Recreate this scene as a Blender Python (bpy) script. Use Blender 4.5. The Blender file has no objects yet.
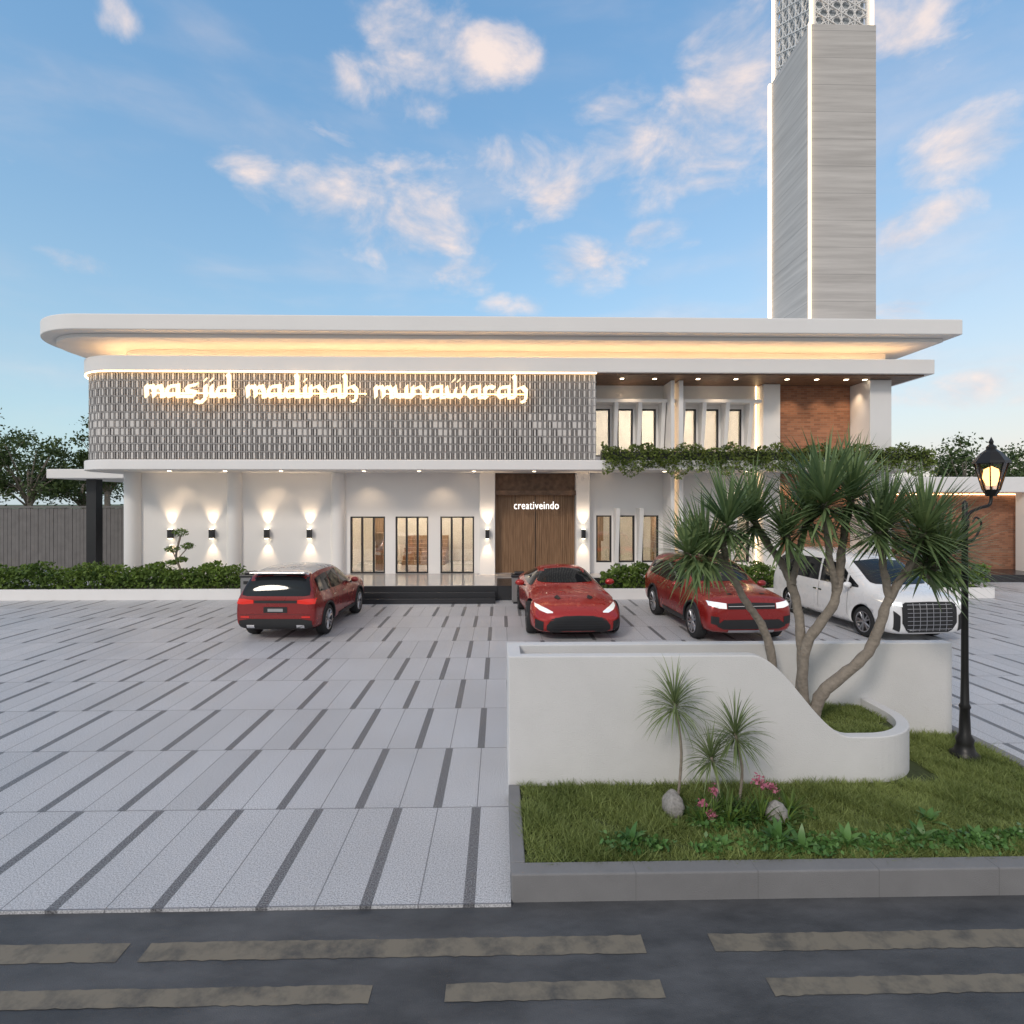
import bpy, bmesh, math, random
import numpy as np
from mathutils import Vector, Matrix
from mathutils.bvhtree import BVHTree
random.seed(7); rng=np.random.default_rng(7)
scene=bpy.context.scene
COL=scene.collection
# ------------------------------------------------------------------ materials
def newmat(name):
    m=bpy.data.materials.new(name); m.use_nodes=True
    nt=m.node_tree; b=nt.nodes['Principled BSDF']; return m,nt,b
def N(nt,t,**k):
    n=nt.nodes.new(t)
    for a,v in k.items(): setattr(n,a,v)
    return n
def L(nt,a,b): nt.links.new(a,b)
def mth(nt,op,a,b=None,c=None,clamp=False):
    n=nt.nodes.new('ShaderNodeMath'); n.operation=op; n.use_clamp=clamp
    for i,v in enumerate((a,b,c)):
        if v is None: continue
        if isinstance(v,(int,float)): n.inputs[i].default_value=v
        else: nt.links.new(v,n.inputs[i])
    return n.outputs[0]
def mixc(nt,f,a,b,mode='MIX'):
    n=nt.nodes.new('ShaderNodeMix'); n.data_type='RGBA'; n.blend_type=mode
    for i,v in ((0,f),(6,a),(7,b)):
        if isinstance(v,(int,float)): n.inputs[i].default_value=v
        elif isinstance(v,(tuple,list)): n.inputs[i].default_value=(*v[:3],1)
        else: nt.links.new(v,n.inputs[i])
    return n.outputs[2]
def mat(name,col,rough=.6,metal=0,var=.12,scale=3,bump=0,bscale=60,coat=0,spec=None):
    m,nt,b=newmat(name)
    g=N(nt,'ShaderNodeNewGeometry')
    n=N(nt,'ShaderNodeTexNoise'); n.inputs['Scale'].default_value=scale; n.inputs['Detail'].default_value=6
    L(nt,g.outputs['Position'],n.inputs['Vector'])
    c=mixc(nt,n.outputs[0],tuple(x*(1-var) for x in col),tuple(min(1,x*(1+var)) for x in col))
    L(nt,c,b.inputs['Base Color'])
    b.inputs['Roughness'].default_value=rough; b.inputs['Metallic'].default_value=metal
    b.inputs['Coat Weight'].default_value=coat
    if spec is not None: b.inputs['Specular IOR Level'].default_value=spec
    if bump:
        n2=N(nt,'ShaderNodeTexNoise'); n2.inputs['Scale'].default_value=bscale; n2.inputs['Detail'].default_value=4
        L(nt,g.outputs['Position'],n2.inputs['Vector'])
        bp=N(nt,'ShaderNodeBump'); bp.inputs['Strength'].default_value=bump; bp.inputs['Distance'].default_value=.02
        L(nt,n2.outputs[0],bp.inputs['Height']); L(nt,bp.outputs[0],b.inputs['Normal'])
    return m
def emis(name,col,s):
    m,nt,b=newmat(name); b.inputs['Base Color'].default_value=(*col,1)
    b.inputs['Emission Color'].default_value=(*col,1); b.inputs['Emission Strength'].default_value=s
    return m
def leafmat(name,c1,c2,rough=.5):
    m,nt,b=newmat(name)
    g=N(nt,'ShaderNodeNewGeometry')
    n=N(nt,'ShaderNodeTexNoise'); n.inputs['Scale'].default_value=1.6; n.inputs['Detail'].default_value=4
    L(nt,g.outputs['Position'],n.inputs['Vector'])
    f=mth(nt,'ADD',mth(nt,'MULTIPLY',g.outputs['Random Per Island'],.55),mth(nt,'MULTIPLY_ADD',n.outputs[0],1.3,-.42),clamp=True)
    L(nt,mixc(nt,f,c1,c2),b.inputs['Base Color']); b.inputs['Roughness'].default_value=rough
    b.inputs['Specular IOR Level'].default_value=.3
    tr=N(nt,'ShaderNodeBsdfTranslucent'); L(nt,mixc(nt,f,c1,c2),tr.inputs[0])
    ms=N(nt,'ShaderNodeMixShader'); ms.inputs[0].default_value=.25
    L(nt,b.outputs[0],ms.inputs[1]); L(nt,tr.outputs[0],ms.inputs[2])
    L(nt,ms.outputs[0],nt.nodes['Material Output'].inputs[0])
    return m
M_white=mat('white_render',(.82,.80,.785),.6,var=.04,scale=.8,bump=.05,bscale=40)
M_plaster=mat('white_textured_plaster',(.70,.69,.685),.8,var=.08,scale=2.4,bump=.35,bscale=80)
M_dark=mat('dark_frame',(.02,.02,.022),.4)
M_black=mat('black_plastic',(.015,.015,.016),.55)
M_kerb=mat('grey_concrete',(.21,.207,.21),.75,var=.22,scale=2.5,bump=.3,bscale=120)
M_kj=mat('mortar_joint',(.14,.14,.14),.9)
M_soil=mat('soil_grass_base',(.05,.065,.02),.95,var=.5,scale=9,bump=.5)
M_beige=mat('beige_interior',(.70,.63,.54),.7)
M_floor=mat('polished_floor',(.45,.42,.4),.10,var=.1,scale=1)
M_stepdark=mat('dark_granite',(.03,.03,.033),.25,var=.3,scale=30)
M_led=emis('led_warm',(1,.70,.38),6)
M_cove=emis('cove_strip',(1,.64,.32),17)
M_ledw=emis('led_tower',(1,.76,.50),2.4)
M_sign=emis('sign_light',(1,.72,.40),1.9)
M_signw=emis('sign_white_light',(1,.95,.9),1.6)
M_down=emis('downlight',(1,.85,.6),10)
M_bark=mat('grey_bark',(.27,.23,.19),.9,var=.4,scale=14,bump=1,bscale=26)
M_stone=mat('speckled_stone',(.28,.265,.25),.85,var=.6,scale=45,bump=.4)
M_fence=mat('weathered_fence',(.16,.15,.145),.8,var=.3,scale=3)
M_iron=mat('cast_iron',(.025,.024,.024),.4,metal=.5)
def glassmat(name,tint,rough=.02,trans=.72):
    m,nt,b=newmat(name)
    gl=N(nt,'ShaderNodeBsdfGlossy'); gl.inputs['Roughness'].default_value=rough
    tr=N(nt,'ShaderNodeBsdfTransparent'); tr.inputs[0].default_value=(*tint,1)
    fr=N(nt,'ShaderNodeFresnel'); fr.inputs[0].default_value=1.5
    f=mth(nt,'MULTIPLY_ADD',fr.outputs[0],.9,.1,clamp=True)
    ms=N(nt,'ShaderNodeMixShader'); L(nt,f,ms.inputs[0]); L(nt,tr.outputs[0],ms.inputs[1]); L(nt,gl.outputs[0],ms.inputs[2])
    L(nt,ms.outputs[0],nt.nodes['Material Output'].inputs[0]); return m
M_glass=glassmat('window_glass',(.85,.87,.87))
M_carglass,_nt,_b=newmat('car_glass'); _b.inputs['Base Color'].default_value=(.012,.014,.016,1); _b.inputs['Roughness'].default_value=.04; _b.inputs['Specular IOR Level'].default_value=.35
def woodmat(name,c1,c2,sx,sz):
    m,nt,b=newmat(name); g=N(nt,'ShaderNodeNewGeometry')
    mp=N(nt,'ShaderNodeMapping'); mp.inputs['Scale'].default_value=(sx,sx,sz); L(nt,g.outputs['Position'],mp.inputs[0])
    n=N(nt,'ShaderNodeTexNoise'); n.inputs['Scale'].default_value=1; n.inputs['Detail'].default_value=7; L(nt,mp.outputs[0],n.inputs['Vector'])
    r=N(nt,'ShaderNodeValToRGB'); r.color_ramp.elements[0].position=.3; r.color_ramp.elements[1].position=.7
    r.color_ramp.elements[0].color=(*c1,1); r.color_ramp.elements[1].color=(*c2,1); L(nt,n.outputs[0],r.inputs[0])
    L(nt,r.outputs[0],b.inputs['Base Color']); b.inputs['Roughness'].default_value=.5; return m
M_wood=woodmat('wood_slats',(.20,.11,.055),(.38,.23,.13),14,1.2)
M_woodd=woodmat('dark_wood',(.10,.055,.03),(.21,.12,.07),6,6)
def brickmat():
    m,nt,b=newmat('red_brick'); g=N(nt,'ShaderNodeNewGeometry')
    s=N(nt,'ShaderNodeSeparateXYZ'); L(nt,g.outputs['Position'],s.inputs[0])
    c=N(nt,'ShaderNodeCombineXYZ'); L(nt,mth(nt,'ADD',s.outputs[0],s.outputs[1]),c.inputs[0]); L(nt,s.outputs[2],c.inputs[1])
    t=N(nt,'ShaderNodeTexBrick'); t.inputs['Scale'].default_value=1; t.inputs['Brick Width'].default_value=.26; t.inputs['Row Height'].default_value=.085
    t.inputs['Mortar Size'].default_value=.006; t.inputs['Color1'].default_value=(.36,.16,.09,1); t.inputs['Color2'].default_value=(.22,.09,.05,1); t.inputs['Mortar'].default_value=(.25,.18,.13,1)
    L(nt,c.outputs[0],t.inputs['Vector']); L(nt,t.outputs[0],b.inputs['Base Color']); b.inputs['Roughness'].default_value=.8
    bp=N(nt,'ShaderNodeBump'); bp.inputs['Strength'].default_value=.5; bp.inputs['Distance'].default_value=.01; bp.invert=True
    L(nt,t.outputs['Fac'],bp.inputs['Height']); L(nt,bp.outputs[0],b.inputs['Normal']); return m
M_brick=brickmat()
def towermat():
    m,nt,b=newmat('travertine_cladding'); g=N(nt,'ShaderNodeNewGeometry')
    mp=N(nt,'ShaderNodeMapping'); mp.inputs['Scale'].default_value=(.22,.22,4.5); L(nt,g.outputs['Position'],mp.inputs[0])
    n=N(nt,'ShaderNodeTexNoise'); n.inputs['Scale'].default_value=1; n.inputs['Detail'].default_value=8; n.inputs['Roughness'].default_value=.65; L(nt,mp.outputs[0],n.inputs['Vector'])
    r=N(nt,'ShaderNodeValToRGB'); r.color_ramp.elements[0].position=.25; r.color_ramp.elements[1].position=.75
    r.color_ramp.elements[0].color=(.40,.375,.355,1); r.color_ramp.elements[1].color=(.64,.605,.575,1); L(nt,n.outputs[0],r.inputs[0])
    s=N(nt,'ShaderNodeSeparateXYZ'); L(nt,g.outputs['Position'],s.inputs[0])
    j=mth(nt,'LESS_THAN',mth(nt,'FRACT',mth(nt,'DIVIDE',s.outputs[2],1.25)),.02)
    L(nt,mixc(nt,mth(nt,'MULTIPLY',j,.5),r.outputs[0],(.15,.14,.14)),b.inputs['Base Color']); b.inputs['Roughness'].default_value=.55; return m
M_tower=towermat()
def pavemat():
    m,nt,b=newmat('granite_paving'); g=N(nt,'ShaderNodeNewGeometry')
    s=N(nt,'ShaderNodeSeparateXYZ'); L(nt,g.outputs['Position'],s.inputs[0]); x,y=s.outputs[0],s.outputs[1]
    ry=mth(nt,'DIVIDE',mth(nt,'SUBTRACT',y,4.55),1.45); row=mth(nt,'FLOOR',ry); fy=mth(nt,'FRACT',ry)
    par=mth(nt,'MODULO',row,2.0)
    cx=mth(nt,'ADD',mth(nt,'DIVIDE',x,.82),mth(nt,'MULTIPLY_ADD',par,.5,100.36)); col=mth(nt,'FLOOR',cx); fx=mth(nt,'FRACT',cx)
    wn=N(nt,'ShaderNodeTexWhiteNoise'); wn.noise_dimensions='2D'
    cv=N(nt,'ShaderNodeCombineXYZ'); L(nt,col,cv.inputs[0]); L(nt,row,cv.inputs[1]); L(nt,cv.outputs[0],wn.inputs['Vector'])
    far=mth(nt,'GREATER_THAN',y,10.3)
    thr=mth(nt,'MULTIPLY_ADD',far,-.28,.97)
    strp=mth(nt,'MULTIPLY',mth(nt,'LESS_THAN',fx,.115),mth(nt,'LESS_THAN',wn.outputs[0],thr))
    half=mth(nt,'GREATER_THAN',fx,.565)
    wn2=N(nt,'ShaderNodeTexWhiteNoise'); wn2.noise_dimensions='2D'
    cv2=N(nt,'ShaderNodeCombineXYZ'); L(nt,mth(nt,'MULTIPLY_ADD',half,.5,col),cv2.inputs[0]); L(nt,row,cv2.inputs[1]); L(nt,cv2.outputs[0],wn2.inputs['Vector'])
    sp=N(nt,'ShaderNodeTexNoise'); sp.inputs['Scale'].default_value=85; sp.inputs['Detail'].default_value=3; sp.inputs['Roughness'].default_value=.75; L(nt,g.outputs['Position'],sp.inputs['Vector'])
    r=N(nt,'ShaderNodeValToRGB'); r.color_ramp.elements[0].position=.36; r.color_ramp.elements[1].position=.57
    r.color_ramp.elements[0].color=(.22,.225,.24,1); r.color_ramp.elements[1].color=(.66,.66,.68,1); L(nt,sp.outputs[0],r.inputs[0])
    big=N(nt,'ShaderNodeTexNoise'); big.inputs['Scale'].default_value=.6; big.inputs['Detail'].default_value=6; L(nt,g.outputs['Position'],big.inputs['Vector'])
    tone=mth(nt,'ADD',mth(nt,'MULTIPLY_ADD',wn2.outputs[0],.10,.74),mth(nt,'MULTIPLY',big.outputs[0],.34))
    vm=N(nt,'ShaderNodeVectorMath'); vm.operation='SCALE'; L(nt,r.outputs[0],vm.inputs[0]); L(nt,tone,vm.inputs['Scale'])
    r2=N(nt,'ShaderNodeValToRGB'); r2.color_ramp.elements[0].position=.40; r2.color_ramp.elements[1].position=.62
    r2.color_ramp.elements[0].color=(.045,.046,.05,1); r2.color_ramp.elements[1].color=(.30,.30,.315,1); L(nt,sp.outputs[0],r2.inputs[0])
    c=mixc(nt,strp,vm.outputs[0],r2.outputs[0])
    j1=mth(nt,'LESS_THAN',mth(nt,'ABSOLUTE',mth(nt,'SUBTRACT',fx,.565)),.007)
    j2=mth(nt,'LESS_THAN',mth(nt,'ABSOLUTE',mth(nt,'SUBTRACT',fy,.006)),.005)
    j=mth(nt,'MAXIMUM',j1,j2)
    c=mixc(nt,mth(nt,'MULTIPLY',j,.7),c,(.1,.1,.11))
    L(nt,c,b.inputs['Base Color']); L(nt,mth(nt,'MULTIPLY_ADD',big.outputs[0],.5,.25),b.inputs['Roughness'])
    bp=N(nt,'ShaderNodeBump'); bp.inputs['Strength'].default_value=.25; bp.inputs['Distance'].default_value=.01
    L(nt,mth(nt,'SUBTRACT',sp.outputs[0],mth(nt,'MULTIPLY',j,2)),bp.inputs['Height']); L(nt,bp.outputs[0],b.inputs['Normal'])
    return m
M_pave=pavemat()
def asphalt():
    m,nt,b=newmat('worn_asphalt'); g=N(nt,'ShaderNodeNewGeometry')
    mp=N(nt,'ShaderNodeMapping'); mp.inputs['Scale'].default_value=(.55,1.4,1); L(nt,g.outputs['Position'],mp.inputs[0])
    n=N(nt,'ShaderNodeTexNoise'); n.inputs['Scale'].default_value=1.6; n.inputs['Detail'].default_value=10; n.inputs['Roughness'].default_value=.68; L(nt,mp.outputs[0],n.inputs['Vector'])
    f=N(nt,'ShaderNodeTexNoise'); f.inputs['Scale'].default_value=120; L(nt,g.outputs['Position'],f.inputs['Vector'])
    r=N(nt,'ShaderNodeValToRGB'); r.color_ramp.elements[0].position=.35; r.color_ramp.elements[1].position=.68
    r.color_ramp.elements[0].color=(.037,.039,.043,1); r.color_ramp.elements[1].color=(.12,.122,.128,1); L(nt,n.outputs[0],r.inputs[0])
    c=mixc(nt,mth(nt,'MULTIPLY',f.outputs[0],.35),r.outputs[0],(.09,.092,.096)); L(nt,c,b.inputs['Base Color'])
    L(nt,mth(nt,'MULTIPLY_ADD',n.outputs[0],.6,.25),b.inputs['Roughness']); b.inputs['Specular IOR Level'].default_value=.4
    bp=N(nt,'ShaderNodeBump'); bp.inputs['Strength'].default_value=.45; bp.inputs['Distance'].default_value=.01
    L(nt,f.outputs[0],bp.inputs['Height']); L(nt,bp.outputs[0],b.inputs['Normal']); return m
M_asph=asphalt()
def paintmat():
    m,nt,b=newmat('worn_road_paint'); g=N(nt,'ShaderNodeNewGeometry')
    n=N(nt,'ShaderNodeTexNoise'); n.inputs['Scale'].default_value=4; n.inputs['Detail'].default_value=10; n.inputs['Roughness'].default_value=.7; L(nt,g.outputs['Position'],n.inputs['Vector'])
    r=N(nt,'ShaderNodeValToRGB'); r.color_ramp.elements[0].position=.30; r.color_ramp.elements[1].position=.55
    r.color_ramp.elements[0].color=(.075,.074,.072,1); r.color_ramp.elements[1].color=(.205,.18,.14,1); L(nt,n.outputs[0],r.inputs[0])
    L(nt,r.outputs[0],b.inputs['Base Color']); b.inputs['Roughness'].default_value=.65; b.inputs['Specular IOR Level'].default_value=.3; return m
M_paint=paintmat()
M_ground=mat('outer_ground',(.10,.12,.06),.95,var=.4,scale=.3)
M_grass=leafmat('grass_blades',(.08,.12,.025),(.36,.42,.14))
M_hedge=leafmat('hedge_leaves',(.03,.07,.015),(.21,.31,.06))
M_ivy=leafmat('trailing_ivy_leaves',(.03,.06,.015),(.24,.30,.07))
M_tree=leafmat('tree_leaves',(.025,.05,.02),(.13,.18,.055))
M_drac=leafmat('sword_leaves',(.06,.12,.055),(.30,.39,.17),.4)
M_fern=leafmat('thin_leaves',(.10,.15,.06),(.32,.38,.17),.4)
M_broad=leafmat('broad_leaves',(.03,.10,.025),(.17,.32,.09),.35)
M_pink=leafmat('pink_petals',(.5,.12,.2),(.7,.3,.4))
# ------------------------------------------------------------------ geometry helpers
def empty(name,loc=(0,0,0),rot=0):
    e=bpy.data.objects.new(name,None); COL.objects.link(e); e.location=loc; e.rotation_euler=(0,0,rot); return e
def meshobj(name,verts,faces,mats,parent=None,smooth=False,midx=None):
    me=bpy.data.meshes.new(name); me.from_pydata([tuple(v) for v in verts],[],faces); 
    if not isinstance(mats,(list,tuple)): mats=[mats]
    for m in mats: me.materials.append(m)
    if midx is not None: me.polygons.foreach_set('material_index',midx)
    if smooth: me.polygons.foreach_set('use_smooth',[True]*len(me.polygons))
    me.update(); o=bpy.data.objects.new(name,me); COL.objects.link(o)
    if parent: o.parent=parent
    return o
def npmesh(name,V,F,mat_,parent=None,smooth=False):
    V=np.asarray(V,dtype=np.float32); F=np.asarray(F,dtype=np.int32); k=F.shape[1]
    me=bpy.data.meshes.new(name); me.vertices.add(len(V)); me.vertices.foreach_set('co',V.ravel())
    me.loops.add(F.size); me.loops.foreach_set('vertex_index',F.ravel())
    me.polygons.add(len(F)); me.polygons.foreach_set('loop_start',np.arange(0,F.size,k,dtype=np.int32)); me.polygons.foreach_set('loop_total',np.full(len(F),k,dtype=np.int32))
    if smooth: me.polygons.foreach_set('use_smooth',np.ones(len(F),dtype=bool))
    me.materials.append(mat_); me.update(calc_edges=True); me.validate()
    o=bpy.data.objects.new(name,me); COL.objects.link(o)
    if parent: o.parent=parent
    return o
BF=[(0,3,2,1),(4,5,6,7),(0,1,5,4),(1,2,6,5),(2,3,7,6),(3,0,4,7)]
def bverts(x0,x1,y0,y1,z0,z1): return [(x0,y0,z0),(x1,y0,z0),(x1,y1,z0),(x0,y1,z0),(x0,y0,z1),(x1,y0,z1),(x1,y1,z1),(x0,y1,z1)]
def box(name,x0,x1,y0,y1,z0,z1,m,parent=None,bevel=0):
    o=meshobj(name,bverts(x0,x1,y0,y1,z0,z1),BF,m,parent)
    if bevel:
        b=o.modifiers.new('b','BEVEL'); b.width=bevel; b.segments=2
    return o
def boxes(name,lst,m,parent=None,bevel=0):
    V=[];F=[]
    for b in lst:
        n=len(V); V+=bverts(*b); F+=[tuple(i+n for i in f) for f in BF]
    o=meshobj(name,V,F,m,parent)
    if bevel:
        b=o.modifiers.new('b','BEVEL'); b.width=bevel; b.segments=2
    return o
def prism(name,pts,z0,z1,m,parent=None,bevel=0,smooth=False):
    n=len(pts); V=[(x,y,z0) for x,y in pts]+[(x,y,z1) for x,y in pts]
    F=[tuple(range(n-1,-1,-1)),tuple(range(n,2*n))]+[(i,(i+1)%n,n+(i+1)%n,n+i) for i in range(n)]
    o=meshobj(name,V,F,m,parent)
    if bevel:
        b=o.modifiers.new('b','BEVEL'); b.width=bevel; b.segments=3; b.limit_method='ANGLE'
    return o
def rrect(x0,x1,y0,y1,r,n=20,rr=0):
    """footprint, front-left corner rounded by r, front-right by rr (counter-clockwise)"""
    p=[]
    for i in range(n+1):
        a=math.pi+ (math.pi/2)*i/n; p.append((x0+r+r*math.cos(a),y0+r+r*math.sin(a)))
    if rr:
        for i in range(9):
            a=-math.pi/2+(math.pi/2)*i/8; p.append((x1-rr+rr*math.cos(a),y0+rr+rr*math.sin(a)))
    else: p.append((x1,y0))
    p+= [(x1,y1),(x0,y1)]
    return p
def tubegeo(path,rad,sides=10):
    V=[];F=[]; P=[Vector(p) for p in path]; n=len(P)
    up=Vector((0.3,1,0.1)).normalized()
    for i,p in enumerate(P):
        d=(P[min(i+1,n-1)]-P[max(i-1,0)]).normalized()
        a=d.cross(up); 
        if a.length<1e-3: a=d.cross(Vector((1,0,0)))
        a.normalize(); b=d.cross(a)
        r=rad[i] if isinstance(rad,(list,tuple)) else rad
        for k in range(sides):
            t=2*math.pi*k/sides; V.append(tuple(p+a*r*math.cos(t)+b*r*math.sin(t)))
    for i in range(n-1):
        for k in range(sides):
            k2=(k+1)%sides; F.append((i*sides+k,i*sides+k2,(i+1)*sides+k2,(i+1)*sides+k))
    F.append(tuple(range(sides-1,-1,-1))); F.append(tuple((n-1)*sides+k for k in range(sides)))
    return V,F
def merge(gs):
    V=[];F=[]
    for v,f in gs:
        n=len(V); V+=list(v); F+=[tuple(i+n for i in q) for q in f]
    return V,F
def tube(name,path,rad,m,parent=None,sides=10):
    v,f=tubegeo(path,rad,sides); return meshobj(name,v,f,m,parent,smooth=True)
def lathe(prof,axis='z',n=28,c=(0,0,0)):
    V=[];F=[];m=len(prof)
    for k in range(n):
        t=2*math.pi*k/n
        for r,h in prof:
            if axis=='z': V.append((c[0]+r*math.cos(t),c[1]+r*math.sin(t),c[2]+h))
            else: V.append((c[0]+h,c[1]+r*math.cos(t),c[2]+r*math.sin(t)))
    for k in range(n):
        k2=(k+1)%n
        for i in range(m-1): F.append((k*m+i,k2*m+i,k2*m+i+1,k*m+i+1))
    return V,F
def smoothpath(pts,n=6):
    P=[Vector(p) for p in pts]; out=[]
    for i in range(len(P)-1):
        p0=P[max(i-1,0)];p1=P[i];p2=P[i+1];p3=P[min(i+2,len(P)-1)]
        for k in range(n):
            t=k/n; out.append(0.5*((2*p1)+(p2-p0)*t+(2*p0-5*p1+4*p2-p3)*t*t+(3*p1-p0-3*p2+p3)*t**3))
    out.append(P[-1]); return out
def leaves(name,C,size,m,parent=None,asp=.5,up=0):
    C=np.asarray(C); n=len(C)
    d=rng.normal(size=(n,3)); d[:,2]+=up; d/=np.linalg.norm(d,axis=1,keepdims=True)
    e=rng.normal(size=(n,3)); e-= (e*d).sum(1,keepdims=True)*d; e/=np.linalg.norm(e,axis=1,keepdims=True)
    s=(size*rng.uniform(.6,1.3,size=n))[:,None]
    nn=np.cross(d,e)
    V=np.stack([C-d*s*.5,C+e*s*asp*.5+nn*s*.08,C+d*s*.5,C-e*s*asp*.5+nn*s*.08],1).reshape(-1,3)
    F=np.arange(4*n).reshape(n,4)
    return npmesh(name,V,F,m,parent)
def rosette(V,F,c,axis,n,Ln,w,droop,a0=.15,a1=2.0,segs=6):
    c=Vector(c); ax=Vector(axis).normalized(); u=ax.orthogonal().normalized(); v=ax.cross(u)
    for i in range(n):
        f=(i+.5)/n; pol=a0+(a1-a0)*f**.8+random.uniform(-.15,.15); az=i*2.39996+random.uniform(-.3,.3)
        d=ax*math.cos(pol)+(u*math.cos(az)+v*math.sin(az))*math.sin(pol)
        l=Ln*random.uniform(.75,1.12)*(1-.15*f); p=c+ax*(-.18*f*Ln)+d*.02; side=d.cross(Vector((0,0,1)))
        if side.length<.05: side=u.copy()
        side.normalize(); base=len(V)
        for s in range(segs+1):
            t=s/segs; ww=w*(.55+1.1*t if t<.35 else (1-((t-.35)/.65)**1.6)*.95+.03)*.5
            nrm=side.cross(d).normalized()
            V.append(tuple(p-side*ww+nrm*ww*.3)); V.append(tuple(p+side*ww+nrm*ww*.3))
            d=(d+Vector((0,0,-1))*droop*(.3+t)/segs*2).normalized(); p=p+d*l/segs
        for s in range(segs):
            a=base+2*s; F.append((a,a+1,a+3,a+2))
# ------------------------------------------------------------------ ground, road, pavement
meshobj('ground',[(-900,-300,-.10),(900,-300,-.10),(900,1500,-.10),(-900,1500,-.10)],[(0,1,2,3)],M_ground)
meshobj('road',[(-120,-6,-.025),(120,-6,-.025),(120,4.9,-.025),(-120,4.9,-.025)],[(0,1,2,3)],M_asph)
rm=[]
def dash(x0,x1,y0,y1): rm.append((x0,x1,y0,y1))
for x0,x1 in ((-14,-4.7),(-4.1,-2.7),(-2.55,1.05),(1.55,5.2),(5.7,12)): dash(x0,x1,4.06,4.23)
for x0,x1 in ((-14,-3.9),(-3.5,-.85),(-.36,1.08),(1.80,4.3),(4.8,12)): dash(x0,x1,3.69,3.83)
V=[];F=[]
for x0,x1,y0,y1 in rm:
    m_=int((x1-x0)/.05); n=len(V)
    for i in range(m_+1):
        x=x0+(x1-x0)*i/m_; V+=[(x,y0+random.uniform(-.006,.006),-.021),(x,y1+random.uniform(-.006,.006),-.021)]
    F+=[(n+2*i,n+2*i+2,n+2*i+3,n+2*i+1) for i in range(m_)]
meshobj('road_marking',V,F,M_paint)
pv=empty('pavement')
boxes('paving_slab',[(-60,.088,4.55,34,-.09,0),(.088,6.3,4.95,34,-.09,0),(6.3,60,4.55,34,-.09,0)],M_pave,pv)
# ------------------------------------------------------------------ planter
pl=empty('planter_wall'); gp=empty('garden_kerb')
k0,k1,kf,kb=.09,6.12,4.60,7.62
boxes('kerb',[(k0,k1,kf,kf+.16,-.08,.20),(k0,k0+.12,kf+.16,6.08,-.08,.20),(k1-.14,k1,kf+.16,kb,-.08,.20)],M_kerb,gp,bevel=.012)
boxes('kerb_joint',[(x,x+.003,kf-.001,kf+.161,-.07,.2008) for x in np.arange(1.1,6,1.0)],M_kj,gp)
box('soil',k0+.1,k1-.1,kf+.1,kb,-.05,.165,M_soil,gp)
path=[];hts=[]
def sm(t): t=max(0,min(1,t)); return t*t*(3-2*t)
x=.09
while x<4.0: path.append((x,6.10)); x+=.06
for i in range(15):
    a=-math.pi/2+(math.pi/2)*i/14; path.append((4.05+.78*math.cos(a),6.88+.78*math.sin(a)))
path+=[(4.83,7.1),(4.83,7.33)]
V=[];F=[];n=len(path); th=.13
for i,(x,y) in enumerate(path):
    a=Vector(path[max(i-1,0)]);b=Vector(path[min(i+1,n-1)]); d=(b-a).normalized(); nn=Vector((-d.y,d.x))
    if x<4.0 and y<6.2:
        z=1.555-(1.555-.66)*sm((x-2.72)/1.1)
    else: z=.66
    o=(x,y); q=(x+nn.x*th,y+nn.y*th)
    V+=[(o[0],o[1],.1),(o[0],o[1],z),(q[0],q[1],z),(q[0],q[1],.1)]
for i in range(n-1):
    a=4*i;b=4*(i+1)
    F+=[(a,b,b+1,a+1),(a+1,b+1,b+2,a+2),(a+2,b+2,b+3,a+3)]
F+=[(0,1,2,3),(4*n-1,4*n-2,4*n-3,4*n-4)]
o=meshobj('curved_wall',V,F,M_plaster,pl); bm_=o.modifiers.new('b','BEVEL'); bm_.width=.012; bm_.segments=2; bm_.limit_method='ANGLE'
box('back_wall',.09,5.92,7.34,7.50,-.02,1.37,M_plaster,pl,bevel=.012)
box('end_wall',.09,.25,6.235,7.338,-.02,1.37,M_plaster,pl,bevel=.01)
fl=[(.3,6.24),(4.05,6.24)]+[(4.05+.64*math.cos(-math.pi/2+math.pi/2*i/10),6.88+.64*math.sin(-math.pi/2+math.pi/2*i/10)) for i in range(11)]+[(4.69,7.33),(.3,7.33)]
prism('planter_fill',fl,.1,.56,M_soil,pl)
def grassblades(name,rects,dens,h,zb,excl=None,parent=None):
    Cs=[]
    for x0,x1,y0,y1 in rects:
        n=int((x1-x0)*(y1-y0)*dens); Cs.append(np.stack([rng.uniform(x0,x1,n),rng.uniform(y0,y1,n)],1))
    C=np.concatenate(Cs); n=len(C)
    a=rng.uniform(0,2*np.pi,n); w=rng.uniform(.003,.007,n); hh=h*rng.uniform(.4,1.3,n)*(.85+.35*np.sin(C[:,0]*5)*np.cos(C[:,1]*7)+.2*np.sin(C[:,0]*17+C[:,1]*13))
    ln=rng.normal(size=(n,2))*.75*hh[:,None]
    z0=np.full(n,zb)
    A=np.stack([C[:,0]-np.cos(a)*w,C[:,1]-np.sin(a)*w,z0],1);B=np.stack([C[:,0]+np.cos(a)*w,C[:,1]+np.sin(a)*w,z0],1)
    T=np.stack([C[:,0]+ln[:,0],C[:,1]+ln[:,1],z0+hh],1)
    V=np.stack([A,B,T],1).reshape(-1,3); return npmesh(name,V,np.arange(3*n).reshape(n,3),M_grass,parent)
grassblades('grass',[(k0+.13,k1-.15,kf+.17,6.08),(4.85,k1-.15,6.08,7.33)],9500,.085,.16)
grassblades('planter_grass',[(2.6,4.1,6.27,7.32),(4.1,4.5,6.42,7.32),(4.5,4.66,6.75,7.32)],8000,.07,.555,parent=pl)
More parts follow.
